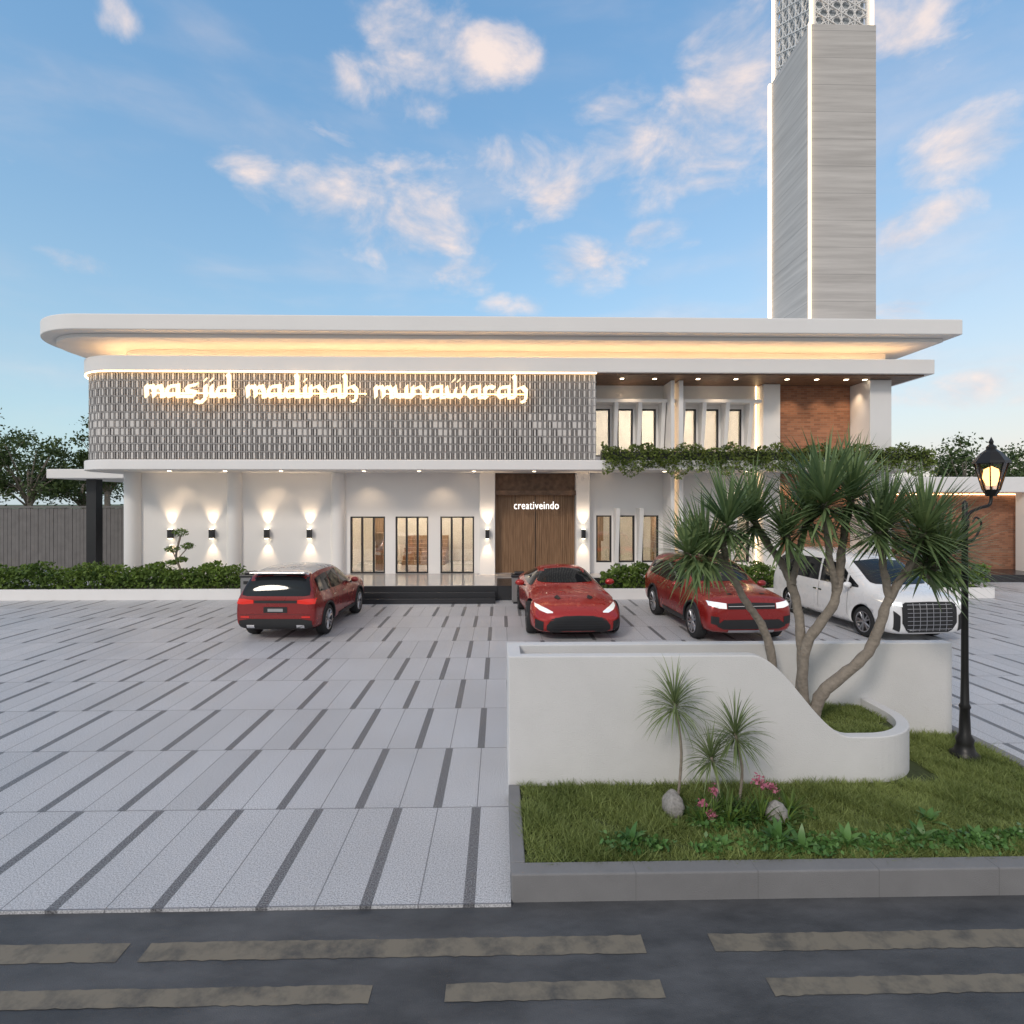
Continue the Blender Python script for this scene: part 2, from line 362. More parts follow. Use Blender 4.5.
# ------------------------------------------------------------------ dragon tree
dt=empty('dragon_tree')
stems=[
 ([(3.42,6.9,.5),(3.30,6.95,1.5),(2.98,6.9,2.03),(2.70,6.85,2.50),(2.45,6.8,2.62)],.056,.036),
 ([(2.75,6.87,2.42),(2.66,6.75,2.80),(2.70,6.7,2.98)],.040,.034),
 ([(3.60,6.8,.5),(3.63,6.8,1.55),(3.55,6.9,2.25),(3.30,7.0,2.72),(3.12,7.0,3.02)],.064,.036),
 ([(3.56,6.88,2.2),(3.62,6.8,2.7),(3.70,6.75,3.08)],.042,.034),
 ([(3.66,6.75,.5),(3.62,6.7,1.45),(3.92,6.6,2.05),(4.02,6.6,2.75),(4.12,6.6,3.30)],.068,.038),
 ([(3.95,6.6,2.15),(3.80,6.5,2.6),(3.72,6.45,3.25)],.044,.034),
 ([(3.72,6.7,.5),(3.80,6.65,.95),(4.28,6.55,1.46),(4.52,6.55,2.05),(4.80,6.6,2.42),(5.05,6.6,2.55)],.074,.036),
 ([(4.54,6.55,2.08),(4.48,6.6,2.60),(4.60,6.7,2.98)],.044,.034),
 ([(4.75,6.58,2.35),(4.85,6.5,2.7),(4.88,6.45,2.92)],.042,.034)]
gs=[]
for p,r0,r1 in stems:
    sp=smoothpath(p,9); m_=len(sp); gs.append(tubegeo([q+Vector((random.uniform(-1,1),random.uniform(-1,1),0))*.008 for q in sp],[r0+(r1-r0)*i/(m_-1)+random.uniform(-.005,.005) for i in range(m_)],12))
v,f=merge(gs); meshobj('trunk',v,f,M_bark,dt,smooth=True)
V=[];F=[]
for p,r0,r1 in stems:
    a=Vector(p[-2]);b=Vector(p[-1]); ax=(b-a).normalized()*.55+Vector((0,0,.8))
    rosette(V,F,b,ax,210,random.uniform(.70,.86),.034,.15,a1=2.05)
for c,ax,l in (((2.20,6.7,2.62),(-.8,0,.5),.62),((3.35,6.6,2.85),(-.1,-.4,.8),.62),((5.2,6.5,2.62),(.7,-.2,.5),.66),((4.3,6.4,2.9),(.1,-.4,.8),.62)):
    rosette(V,F,c,ax,140,l,.033,.2,a1=1.95)
    tb=tubegeo([Vector(c)+Vector((0.15 if c[0]<4.5 else -.15,.15,-.3)),Vector(c)],[.04,.03],8); meshobj('side_limb',tb[0],tb[1],M_bark,dt,True)
npmesh('foliage',V,F,M_drac,dt,smooth=True)
def thinplant(x,y,z,h,l,n=85):
    e=empty('thin_leaf_palm'); pts=smoothpath([(x,y,z),(x+.04,y,z+h*.5),(x-.03,y,z+h)],5)
    tube('stem',pts,[.014]*len(pts),M_bark,e,8)
    V=[];F=[]; rosette(V,F,(x-.03,y,z+h),(0,0,1),n,l,.014,.65,a0=.1,a1=2.0,segs=7); npmesh('leaves',V,F,M_fern,e,smooth=True)
thinplant(1.80,5.75,.16,1.02,.47,160); thinplant(2.38,5.65,.16,.74,.44,160); thinplant(2.10,5.55,.16,.55,.36,120)
def stone(x,y,s):
    bm=bmesh.new(); bmesh.ops.create_icosphere(bm,subdivisions=4,radius=1)
    for v in bm.verts:
        k=1+.09*math.sin(v.co.x*3+x)*math.cos(v.co.y*4)+.03*math.sin(v.co.z*9+v.co.x*7); v.co=Vector((v.co.x*.85*k,v.co.y*.75*k,v.co.z*k*(1.0 if v.co.z>0 else .9)))*s
    me=bpy.data.meshes.new('stone'); bm.to_mesh(me); bm.free(); me.materials.append(M_stone)
    for p in me.polygons: p.use_smooth=True
    o=bpy.data.objects.new('garden_stone',me); COL.objects.link(o); o.location=(x,y,.16+s*.7); o.rotation_euler=(0,.25,x)
stone(1.68,5.5,.14); stone(2.62,5.34,.125)
def broad(name,x,y,n,l,w,m_=M_broad,z=.16):
    V=[];F=[]; rosette(V,F,(x,y,z+.03),(0,0,1),n,l,w,.5,a0=.3,a1=1.45,segs=5); npmesh(name,V,F,m_,None,smooth=True)
for x,y,n,l in ((1.15,5.0,20,.17),(2.45,4.98,30,.22),(2.62,4.9,16,.2),(3.05,4.95,18,.17),(3.75,5.0,20,.18),(4.25,5.0,16,.15),(1.95,4.95,12,.12),(3.4,4.92,12,.13),(4.05,5.3,14,.16)):
    broad('broad_leaf_plant',x,y,n,l,.065)
for x,y in ((2.02,5.42),(2.3,5.35),(2.48,5.4),(1.9,5.3),(2.8,5.45),(2.15,5.3),(2.45,5.3),(2.2,5.5),(2.65,5.25)): broad('strap_leaf_plant',x,y,60,.26,.020,M_hedge)
C=[]
for x,y,r,n in [(1.1,4.98,.16,240),(1.35,4.93,.1,120),(2.3,4.95,.2,300),(2.75,4.93,.2,300),(3.2,4.93,.18,240),(3.6,4.95,.2,260),(3.95,4.95,.16,220),(4.3,4.95,.18,260),(4.6,5.0,.15,200),(1.8,4.9,.12,120),(2.25,5.4,.3,500),(2.0,5.3,.2,260),(2.65,5.4,.22,300)]:
    q=rng.normal(size=(n,3))*np.array([r*.6,r*.35,.035]); q[:,2]=np.abs(q[:,2]); C.append(np.array([x,y,.20])+q)
leaves('ground_cover_plants',np.concatenate(C),.05,M_broad,None,.65,.3)
for x,y,z in ((1.93,5.4,.34),(2.02,5.35,.48),(2.56,5.5,.46),(1.98,5.3,.28),(2.68,5.55,.40),(2.5,5.45,.52)):
    C=np.array([x,y,z])+rng.normal(size=(50,3))*.022; e=empty('pink_flower'); leaves('petals',C,.035,M_pink,e,.6); tube('stalk',[(x,y,.16),(x,y,z)],.006,M_hedge,e,6)
# ------------------------------------------------------------------ street lamp
lp=empty('street_lamp'); lx,ly=5.53,6.67
v,f=lathe([(0,.16),(.15,.16),(.155,.22),(.11,.26),(.085,.34),(.095,.40),(.06,.46),(.05,.75),(.062,.78),(.045,.82),(.038,1.2),(.032,2.9),(.045,2.93),(.045,2.98),(.03,3.02),(.03,3.2),(.0,3.24)],'z',20,(lx,ly,0)); meshobj('pole',v,f,M_iron,lp,True)
tube('arm',smoothpath([(lx,ly,2.95),(lx+.06,ly,3.08),(lx+.18,ly,3.14),(lx+.30,ly,3.18),(lx+.32,ly,3.30)],6),.018,M_iron,lp,8)
tube('scroll',smoothpath([(lx,ly,2.7),(lx+.12,ly,2.78),(lx+.2,ly,2.95),(lx+.14,ly,3.03),(lx+.09,ly,2.97)],6),.011,M_iron,lp,8)
cx=lx+.32
v,f=lathe([(0,3.28),(.05,3.28),(.075,3.33),(.085,3.36),(.0,3.36)],'z',8,(cx,ly,0)); meshobj('lantern_base',v,f,M_iron,lp)
v,f=lathe([(0.16,3.68),(.19,3.67),(.18,3.70),(.10,3.80),(.05,3.84),(.05,3.87),(.02,3.90),(.025,3.93),(0,3.99)],'z',8,(cx,ly,0)); meshobj('lantern_cap',v,f,M_iron,lp)
gs=[]
for k in range(8):
    a=2*math.pi*k/8; gs.append(tubegeo([(cx+.08*math.cos(a),ly+.08*math.sin(a),3.35),(cx+.165*math.cos(a),ly+.165*math.sin(a),3.69)],.008,6))
v,f=merge(gs); meshobj('lantern_bars',v,f,M_iron,lp)
v,f=lathe([(.078,3.36),(.16,3.68)],'z',8,(cx,ly,0)); meshobj('lantern_glass',v,f,M_glass,lp)
v,f=lathe([(0,3.40),(.045,3.41),(.085,3.50),(.07,3.6),(0,3.64)],'z',12,(cx,ly,0)); meshobj('bulb',v,f,emis('bulb_glow',(1,.45,.14),6),lp,True)
# ------------------------------------------------------------------ main building
B=empty('mosque_building')
YF=22.0; ZP=.48; ZS=4.36; ZT=4.71; ZU=7.80
XL=-15.25; RS=1.8
def rounded_slab(name,x0,x1,y0,y1,r,z0,z1,m,bev=.03,rr=0): return prism(name,rrect(x0,x1,y0,y1,r,24,rr),z0,z1,m,B,bevel=bev)
rounded_slab('roof_slab',-16.55,15.94,19.3,33,2.4,9.0,9.53,M_white,.04)
rounded_slab('roof_soffit_step',-16.2,15.6,19.75,32.9,2.1,8.86,8.998,M_white,.02)
rounded_slab('upper_fascia',XL,15.5,20.0,32.5,RS,7.80,8.32,M_white,.03)
rounded_slab('upper_recess',XL+.95,14.6,21.3,32,1.2,8.322,8.858,M_white,.0)
rounded_slab('floor_fascia',XL,15.5,20.0,32.5,RS,4.36,4.71,M_white,.03)
def ledpath(off,z,x1,r):
    pts=[]; 
    x0=XL+off; y0=20+off
    pts.append((x0,27,z))
    for i in range(17):
        a=math.pi+(math.pi/2)*i/16; pts.append((x0+r+r*math.cos(a),y0+r+r*math.sin(a),z))
    pts.append((x1,y0,z)); return pts
tube('cove_led',ledpath(.75,8.345,14.9,1.2),.02,M_cove,B,6)
tube('screen_led',ledpath(.03,7.775,3.4,RS-.03),.022,M_led,B,6)
boxes('platform',[(-7.6,-.1,18.7,YF+.2,0,ZP),(-.1,16,20.6,YF+.2,0,ZP),(-14.2,-7.6,20.6,YF+.2,0,ZP)],M_stepdark,B)
boxes('platform_paving',[(-7.5,-.1,18.75,YF,ZP,ZP+.012),(-.1,16,20.65,YF,ZP,ZP+.012)],M_floor,B)
boxes('steps',[(-5.2,-.15,18.4-.0,18.7,0,.32),(-5.4,-.15,18.1,18.4,0,.16)],M_stepdark,B,bevel=.01)
boxes('entry_platform',[(-.098,3.3,18.75,20.598,0,ZP-.003)],M_stepdark,B)
wl=[]
def wallop(x0,x1,z0,z1,ops,y0=YF,y1=YF+.22):
    x=x0
    for a,b,c,d in sorted(ops):
        if a>x: wl.append((x,a,y0,y1,z0,z1))
        if c>z0: wl.append((a,b,y0,y1,z0,c))
        if d<z1: wl.append((a,b,y0,y1,d,z1))
        x=b
    if x<x1: wl.append((x,x1,y0,y1,z0,z1))
doors=[(-5.75,-4.42),(-4.02,-2.76),(-2.3,-1.0)]
gw=[(3.72,4.32),(4.6,5.22),(5.5,6.15),(7.3,7.9),(8.2,8.8),(9.1,9.7)]
uw=[(3.66,4.26),(4.55,5.15),(5.45,6.05),(7.05,7.62),(7.88,8.5),(8.78,9.4)]
wallop(-14.2,-.75,0,ZS,[(a,b,ZP+.012,2.68) for a,b in doors])
wallop(2.92,14.4,0,ZS,[(a,b,.9,2.72) for a,b in gw])
wallop(-.75,2.92,0,ZS,[(-.19,2.9,ZP+.012,ZS-.01)])
wallop(3.43,14.4,ZT,ZU,[(a,b,5.0,6.85) for a,b in uw])
boxes('facade_walls',wl,M_white,B)
boxes('side_walls',[(-14.2,-13.98,YF+.22,32,0,ZS),(14.18,14.4,YF+.22,32,0,ZS),(14.18,14.4,YF+.22,32,ZT,ZU),(-13.98,14.18,31.8,32,0,ZS),(3.2,3.42,20.35,YF-.002,ZT,ZU)],M_white,B)
fr=[];gl=[]
def window(a,b,c,d,y,mull=1,rail=False):
    t=.055
    fr.extend([(a,a+t,y-.03,y+.1,c,d),(b-t,b,y-.03,y+.1,c,d),(a+t,b-t,y-.03,y+.1,d-t,d),(a+t,b-t,y-.03,y+.1,c,c+t)])
    for k in range(1,mull+1):
        xm=a+(b-a)*k/(mull+1); fr.append((xm-.035,xm+.035,y-.02,y+.08,c+t,d-t))
    gl.append((a+t,b-t,y+.03,y+.036,c+t,d-t))
for a,b in doors: window(a,b,ZP+.014,2.68,YF+.06,2)
for a,b in gw: window(a,b,.9,2.72,YF+.06,0)
for a,b in uw: window(a,b,5.0,6.85,YF+.06,0)
boxes('window_frames',fr,M_dark,B); boxes('window_glass',gl,M_glass,B)
V=[];F=[]
def fin(x,z0,z1,y=YF):
    n=len(V); V.extend([(x-.07,y-.002,z0),(x+.07,y-.002,z0),(x+.07,y-.18,z0),(x-.07,y-.18,z0),(x-.07,y-.002,z1),(x+.07,y-.002,z1),(x+.07,y-.6,z1),(x-.07,y-.6,z1)])
    F.extend([(0+n,1+n,2+n,3+n),(4+n,7+n,6+n,5+n),(3+n,2+n,6+n,7+n),(0+n,3+n,7+n,4+n),(1+n,5+n,6+n,2+n)])
for x in (4.4,5.3,6.2,6.95,7.75,8.64,9.55): fin(x,ZT,7.0); 
for x in (4.46,5.36,7.1,8.05,8.95): fin(x,ZP,3.0)
meshobj('fins',V,F,M_white,B)
box('fin_lintel',3.45,9.9,YF-.62,YF-.001,7.0,7.12,M_white,B)
boxes('interior',[(-6.4,10.2,27,27.1,ZP,ZS-.05),(-6.5,-6.4,YF+.23,27,ZP,ZS-.05),(10.2,10.3,YF+.23,27,ZP,ZS-.05),(-6.4,10.2,YF+.23,27,ZS-.05,ZS-.004),
   (3.5,10,25,25.1,ZT,ZU-.02),(10,10.1,YF+.23,25,ZT,ZU-.02)],M_beige,B)
box('interior_floor',-6.4,10.2,YF+.2,27,ZP-.05,ZP+.008,M_floor,B)
boxes('interior_columns',[(x,x+.3,24.2,24.5,ZP+.01,ZS-.06) for x in (-5.2,4.0,6.5)]+[(-5.0,-4.7,23,23.3,ZP+.01,2.0)],M_wood,B)
boxes('interior_stairs',[(-4.3,-2.4,25+.25*i,25.25+.25*i,ZP+.01,ZP+.2+.17*i) for i in range(7)],M_wood,B)
boxes('interior_window_bays',[(x,x+.7,26.96,26.998,1.4,3.4) for x in (-5.9,4.2)],M_wood,B)
boxes('ceiling_lights',[(-5.6,-1.2,23.2,23.5,ZS-.09,ZS-.055),(4,9,23.2,23.5,ZS-.09,ZS-.055),(4,9.2,23,23.3,ZU-.06,ZU-.03),(-5.6,-1.2,25.3,25.6,ZS-.09,ZS-.055)],emis('interior_light',(1,.88,.74),40),B)
box('entrance_panel',-.19,2.9,YF+.1,YF+.2,ZP+.013,3.52,M_wood,B)
boxes('entrance_slats',[(x,x+.035,YF+.06,YF+.098,ZP+.02,3.5) for x in np.arange(-.17,2.88,.075)],M_wood,B)
box('entrance_transom',-.19,2.9,YF+.05,YF+.21,3.55,ZS-.012,M_woodd,B)
box('entrance_beam',-.19,2.9,YF-.25,YF+.049,3.50,3.68,M_woodd,B)
boxes('entrance_doorline',[(1.35,1.37,YF+.04,YF+.062,ZP+.02,3.48)],M_dark,B)
tx=bpy.data.curves.new('entrance_lettering','FONT'); tx.body='creativeindo'; tx.size=.42; tx.extrude=.02; tx.space_character=1.08; tx.materials.append(M_signw)
to=bpy.data.objects.new('entrance_lettering',tx); COL.objects.link(to); to.parent=B; to.rotation_euler=(math.pi/2,0,0); to.location=(.52,YF-.28,2.97); to.scale=(.76,1,1)
boxes('lettering_hanger',[(.56,.58,YF-.26,YF-.24,3.2,3.5),(2.05,2.07,YF-.26,YF-.24,3.2,3.5)],M_dark,B)
gs=[]
for x,r in ((-13.95,.30),(-10.13,.27),(-6.2,.27)):
    gs.append(lathe([(r,ZP-.4),(r,ZS-.003)],'z',32,(x,YF-.02,0)))
v,f=merge(gs); meshobj('round_columns',v,f,M_white,B,True)
boxes('square_columns',[(-.78,-.19,YF-.35,YF-.002,ZP,ZS-.003),(2.9,3.42,YF-.35,YF-.002,ZP,ZS-.003),(6.32,6.46,20.95,YF-.002,ZP,ZS-.003),(6.62,6.78,20.95,YF-.002,ZP,ZS-.003),(6.32,6.46,20.95,YF-.002,ZT,ZU-.06),(6.62,6.78,20.95,YF-.002,ZT,ZU-.06),
  (10.05,10.7,YF-.45,YF-.002,ZT,ZU-.06),(13.62,14.42,20.7,YF-.002,ZT,ZU-.06),(10.05,10.7,YF-.45,YF-.002,ZP,ZS-.003),(13.62,14.42,20.7,YF-.002,ZP,ZS-.003)],M_white,B,bevel=.015)
boxes('column_led',[(6.46,6.62,YF-.06,YF-.01,ZP+.02,ZS-.02),(6.46,6.62,YF-.06,YF-.01,ZT,ZU-.06),(9.95,9.985,YF-.03,YF-.003,ZT,ZU-.06),(13.56,13.59,YF-.06,YF-.03,ZP+.1,ZS-.02),(9.95,9.985,YF-.03,YF-.003,ZP,ZS-.01)],M_led,B)
box('brick_panel',10.72,13.60,YF-.12,YF-.003,ZT,ZU-.06,M_brick,B)
box('brick_panel_lower',10.72,13.60,YF-.12,YF-.003,ZP,ZS-.02,M_brick,B)
box('wood_soffit',3.44,15.2,20.12,YF-.001,ZU-.05,ZU-.004,M_woodd,B)
boxes('downlights',[(x,x+.12,20.7,20.82,ZU-.06,ZU-.051) for x in (4.4,5.6,7.2,8.6,10.5,11.6,12.7,13.4)]+[(x,x+.1,20.8,20.9,ZS-.012,ZS-.002) for x in (-12,-10,-8,-5,-3,-1,1.2,4,6,9,12)],M_down,B)
# pattern screen
def scrpath(off,x1=3.43,r0=RS,step=.19,yend=25.5):
    x0=XL+off;y0=20+off;r=r0-off; pts=[]
    L1=yend-(y0+r); L2=r*math.pi/2; L3=x1-(x0+r); T=L1+L2+L3; n=int(T/step)
    for i in range(n+1):
        s=T*i/n
        if s<L1: pts.append((x0,yend-s))
        elif s<L1+L2:
            a=math.pi+(s-L1)/r; pts.append((x0+r+r*math.cos(a),y0+r+r*math.sin(a)))
        else: pts.append((x0+r+(s-L1-L2),y0))
    return pts
bk=scrpath(.38,step=.3); V=[];F=[]
for x,y in bk: V+=[(x,y,ZT),(x,y,ZU)]
F=[(2*i,2*i+2,2*i+3,2*i+1) for i in range(len(bk)-1)]
meshobj('screen_backing',V,F,mat('screen_backing_grey',(.34,.32,.31),.8),B)
sc=scrpath(.14,step=.175); V=[];F=[];rows=11; hgt=(ZU-.05-ZT)/rows
V2=[];F2=[]
def slab(V,F,c,d,nn,hw,front,dep,z0,z1):
    A=c-d*hw+nn*front;Bq=c+d*hw+nn*front;C_=c+d*hw-nn*dep;D_=c-d*hw-nn*dep
    n=len(V); V+=[(p.x,p.y,z0) for p in (A,Bq,C_,D_)]+[(p.x,p.y,z1) for p in (A,Bq,C_,D_)]
    F+=[tuple(q+n for q in f_) for f_ in BF]
for i,(x,y) in enumerate(sc[:-1]):
    x2,y2=sc[i+1]
    d=Vector((x2-x,y2-y)); dl=d.length; d/=dl; nn=Vector((d.y,-d.x))
    p0=Vector((x,y)); c=p0+d*dl*.5
    slab(V2,F2,p0,d,nn,.010,.0,.08,ZT,ZU-.03)
    for r in range(rows):
        z0=ZT+.01+r*hgt; band=math.exp(-((r-3.6)/2.0)**2)
        k=math.sin(i*.21+1.3*math.sin(i*.057))*.5+.5
        wide=.022+.038*band*(1 if (i*7+r*3)%4<2 else .25)*(.4+.6*k)+(.010 if (i+r)%2 else 0)
        slab(V,F,c,d,nn,wide,.010 if (i+r)%2 else -.015,.04,z0+.03,z0+hgt-.03)
    for r in range(rows+1):
        z0=ZT+.01+r*hgt; slab(V2,F2,c,d,nn,dl*.5-.011,-.004,.05,z0-.013,z0+.013)
meshobj('screen_blocks',V,F,mat('screen_concrete',(.66,.63,.60),.7,var=.18,scale=1.2),B)
meshobj('screen_rails',V2,F2,mat('screen_rail',(.42,.40,.39),.6),B)
# lettering: calligraphic strokes
G={'m':(.75,[[(0,.5),(.03,0)],[(0,.35),(.22,.5),(.31,.3),(.31,.0)],[(.31,.35),(.52,.5),(.6,.3),(.6,0),(.75,.02)]]),
'a':(.66,[[(.42,.5),(.12,.46),(.0,.2),(.15,0),(.42,.12)],[(.45,.52),(.45,0),(.66,.02)]]),
's':(.6,[[(.5,.55),(.12,.45),(.15,.28),(.45,.2),(.38,0),(-.05,.02)]]),
'j':(.36,[[(.22,.5),(.24,-.05),(.05,-.28),(-.15,-.2)],[(.22,.74),(.23,.78)]]),
'i':(.3,[[(.1,.5),(.1,.02),(.3,.02)],[(.1,.74),(.11,.78)]]),
'd':(.66,[[(.4,1.02),(.46,.9),(.46,0),(.66,.02)],[(.44,.46),(.1,.42),(0,.18),(.15,0),(.44,.08)]]),
'n':(.66,[[(0,.5),(.02,0)],[(.02,.36),(.3,.5),(.43,.32),(.43,0),(.66,.02)]]),
'h':(.66,[[(-.05,1.0),(.02,.9),(.02,0)],[(.02,.36),(.3,.5),(.45,.3),(.42,-.12),(.25,-.22)]]),
'u':(.66,[[(-.02,.5),(.03,.08),(.25,0),(.43,.12)],[(.43,.52),(.43,.02),(.66,.02)]]),
'w':(.8,[[(-.02,.5),(.05,.05),(.28,.02),(.34,.42)],[(.34,.12),(.55,.0),(.66,.3),(.62,.52)],[(.25,.76),(.26,.8)],[(.45,.76),(.46,.8)]]),
'r':(.48,[[(0,.5),(.02,0),(.1,0)],[(.02,.36),(.2,.52),(.36,.42)]])}
V=[];F=[]; cx_=0; kk=0
tot=sum(G[c][0] if c!=' ' else .5 for c in 'masjid madinah munawarah'); X0=-12.15; sx=13.25/tot; sz=.76; zb=6.86
nib=Vector((.058,.056))
for ch in 'masjid madinah munawarah':
    if ch==' ': cx_+=.5; continue
    for st in G[ch][1]:
        for a,b in zip(st[:-1],st[1:]):
            kk+=1; yy=19.80-.0007*(kk%40)
            a=Vector(((cx_+a[0])*sx,a[1]*sz)); b=Vector(((cx_+b[0])*sx,b[1]*sz))
            d=(b-a); 
            n0=nib.copy()
            if abs(d.x*n0.y-d.y*n0.x)<.35*d.length*n0.length: n0=Vector((-nib.x,nib.y))*.6
            q=[a-n0,b-n0,b+n0,a+n0]
            n=len(V); V+=[(X0+p.x,yy,zb+p.y) for p in q]+[(X0+p.x,yy+.07,zb+p.y) for p in q]
            F+=[(n,n+1,n+2,n+3),(n+7,n+6,n+5,n+4)]+[(n+i,n+4+i,n+4+(i+1)%4,n+(i+1)%4) for i in range(4)]
    cx_+=G[ch][0]
meshobj('facade_lettering',V,F,M_sign,B)
boxes('lettering_backlight',[(X0+a,X0+b,19.93,19.95,zb+.12,zb+.16) for a,b in ((.1,3.0),(3.6,7.5),(8.1,13.1))],emis('halo_led',(1,.58,.22),5),B)
# trailing plants on the balcony edge
n=15000
xs=rng.uniform(3.6,15.5,n); hang=.3+.35*np.abs(np.sin(xs*2.3)+.6*np.sin(xs*5.1+1)); 
zz=5.05+.15*np.sin(xs*3.7)*.5-rng.power(1.0,n)*(.45+hang*.6)
top=rng.random(n)<.58; zz=np.where(top,rng.uniform(4.68,5.22,n)+.10*np.sin(xs*4)+.05*np.sin(xs*11),zz)
yy=np.where(zz<4.72,rng.uniform(19.86,19.98,n),rng.uniform(19.88,20.35,n))
leaves('balcony_hedge',np.stack([xs,yy,zz],1),.10,M_ivy,B,.6)
box('balcony_trough',3.6,15.3,20.05,20.4,ZT,ZT+.3,M_dark,B)
wlights=[(-12.5,YF),(-10.95,YF),(-8.88,YF),(-7.27,YF),(-.48,YF-.35),(3.16,YF-.35)]
def spot(loc,up,p,size=70,tilt=10):
    l=bpy.data.lights.new('wall_spot','SPOT'); l.energy=p; l.color=(1,.74,.48); l.spot_size=math.radians(size); l.spot_blend=.9; l.shadow_soft_size=.04
    o=bpy.data.objects.new('wall_spot',l); COL.objects.link(o); o.parent=B; o.location=loc
    o.rotation_euler=(math.radians(180-tilt) if up else math.radians(tilt),0,0)
bx=[];lm=[]
for x,y in wlights:
    bx.append((x-.07,x+.07,y-.22,y-.002,1.86,2.2)); lm+=[(x-.05,x+.05,y-.2,y-.06,2.2,2.212),(x-.05,x+.05,y-.2,y-.06,1.848,1.86)]
    spot((x,y-.16,2.24),True,85,66,7); spot((x,y-.16,1.82),False,55,66,7)
boxes('wall_lamps',bx,M_dark,B,bevel=.01); boxes('wall_lamp_lenses',lm,M_down,B)
for x in (9.2,12.2,13.5,11):
    spot((x,YF-.5,ZS-.06),False,90,80)
for x in (4.9,8.2,11.2,12.4,13.3): spot((x,YF-.75,ZU-.08),False,75,85)
for x in (-12,-8.5,-5,-2.2): spot((x,YF-.7,ZS-.06),False,40,110,5)
for x,y in ((.62,18.3),(-8.0,18.5)):
    e=empty('litter_bin',(x,y,0))
    box('body',-.24,.24,-.24,.24,.06,.84,M_kerb,e,bevel=.02); box('plinth',-.2,.2,-.2,.2,0,.06,M_dark,e); box('lid',-.27,.27,-.27,.27,.84,.92,M_dark,e,bevel=.02)
    box('slot',-.14,.14,-.246,-.238,.62,.72,M_black,e); box('hood',-.16,.16,-.16,.16,.92,1.0,M_dark,e,bevel=.03)
# ------------------------------------------------------------------ hedges
def hedge(x0,x1,y0,y1,h,dens=560,kerb=True):
    e=empty('hedge')
    if kerb:
        box('kerb',x0-.1,x1+.1,y0-.12,y0,0,.36,M_white,e,bevel=.01)
        box('soil',x0-.1,x1+.1,y0,y1,0,.3,M_soil,e)
    n=int((x1-x0)*dens*1.6); xs=rng.uniform(x0,x1,n); ys=y0+(y1-y0)*rng.beta(.8,1.6,n)
    top=h*(1+.12*np.sin(xs*3.1)+.10*np.sin(xs*7.7+2)); zs=.28+(top-.28)*rng.beta(1.6,.9,n)
    leaves('foliage',np.stack([xs,ys-.05,zs],1),.14,M_hedge,e,.55,.3)
hedge(-24,-8.5,19.1,20.4,1.0)
hedge(3.5,16.5,18.9,20.1,1.0)
e=empty('topiary_tree'); tp=[(-10.85,19.5,.3),(-10.8,19.5,.9),(-10.95,19.5,1.4),(-10.8,19.5,2.1)]
tube('trunk',smoothpath(tp,5),.035,M_bark,e,8); C=[]
for c,r in (((-10.8,19.5,2.2),.28),((-11.05,19.45,1.65),.24),((-10.55,19.5,1.75),.22),((-10.7,19.4,1.3),.2),((-11.05,19.5,1.2),.18)):
    q=rng.normal(size=(260,3)); q/=np.linalg.norm(q,axis=1,keepdims=True); C.append(np.array(c)+q*np.array([r,r,r*.5])*rng.uniform(.5,1,(260,1)))
leaves('foliage',np.concatenate(C),.08,M_hedge,e,.4)
tube('limbs',[(-10.85,19.5,1.1),(-11.05,19.45,1.6)],.02,M_bark,e,6); tube('limbs_b',[(-10.9,19.5,1.3),(-10.55,19.5,1.7)],.02,M_bark,e,6)
# ------------------------------------------------------------------ tower
T=empty('minaret_tower'); tx0,tx1,ty0,ty1=14.3,17.38,26.0,29.9; TZ=25.3
box('shaft',tx0,tx1,ty0,ty1,0,TZ,M_tower,T)
box('core',tx0+.35,tx1-.35,ty0+.35,ty1-.35,TZ,40,mat('minaret_core',(.42,.45,.48),.6),T)
boxes('corner_led',[(tx0-.10,tx0-.002,ty0-.10,ty0-.002,8,TZ),(tx0-.12,tx0-.002,ty1-.14,ty1-.002,8,TZ),(tx0+.06,tx0+.16,ty0+.05,ty0+.15,TZ,40),(tx1-.16,tx1-.06,ty0+.05,ty0+.15,TZ,40),(tx0+.06,tx0+.16,ty1-.15,ty1-.05,TZ,40)],M_ledw,T)
boxes('lattice_frame',[(tx0+.161,tx0+.34,ty0+.15,ty0+.3,TZ,40),(tx1-.34,tx1-.161,ty0+.15,ty0+.3,TZ,40),(tx0+.161,tx0+.3,ty1-.3,ty1-.151,TZ,40)],M_white,T)
def lattice(org,ux,w,h,pitch,th,nrm):
    V=[];F=[]; org=Vector(org);ux=Vector(ux);uz=Vector((0,0,1));nrm=Vector(nrm)
    def seg(p,q,lay):
        d=(q-p); l=d.length
        if l<.02: return
        d/=l; s=Vector((-d.y,d.x))*th
        n=len(V)
        for dep in (0,.05):
            for c in (p-s,q-s,q+s,p+s): V.append(tuple(org+ux*c.x+uz*c.y+nrm*(.012*lay-dep)))
        F.extend([(n,n+1,n+2,n+3),(n+7,n+6,n+5,n+4)]+[(n+i,n+4+i,n+4+(i+1)%4,n+(i+1)%4) for i in range(4)])
    for lay,ang in enumerate((0,60,120,30,90,150)):
        a=math.radians(ang); d=Vector((math.cos(a),math.sin(a))); nn=Vector((-d.y,d.x)); pt=pitch*(1 if lay<3 else 1.732)
        for k in range(-80,81):
            o=nn*(k*pt+ (pt*.5 if lay<3 else 0))
            t0,t1=-1e9,1e9
            for i,lim in ((0,w),(1,h)):
                if abs(d[i])<1e-6:
                    if o[i]<0 or o[i]>lim: t0,t1=1,0
                else:
                    a0=(0-o[i])/d[i];a1=(lim-o[i])/d[i]
                    t0=max(t0,min(a0,a1));t1=min(t1,max(a0,a1))
            if t1>t0: seg(o+d*t0,o+d*t1,lay)
    return V,F
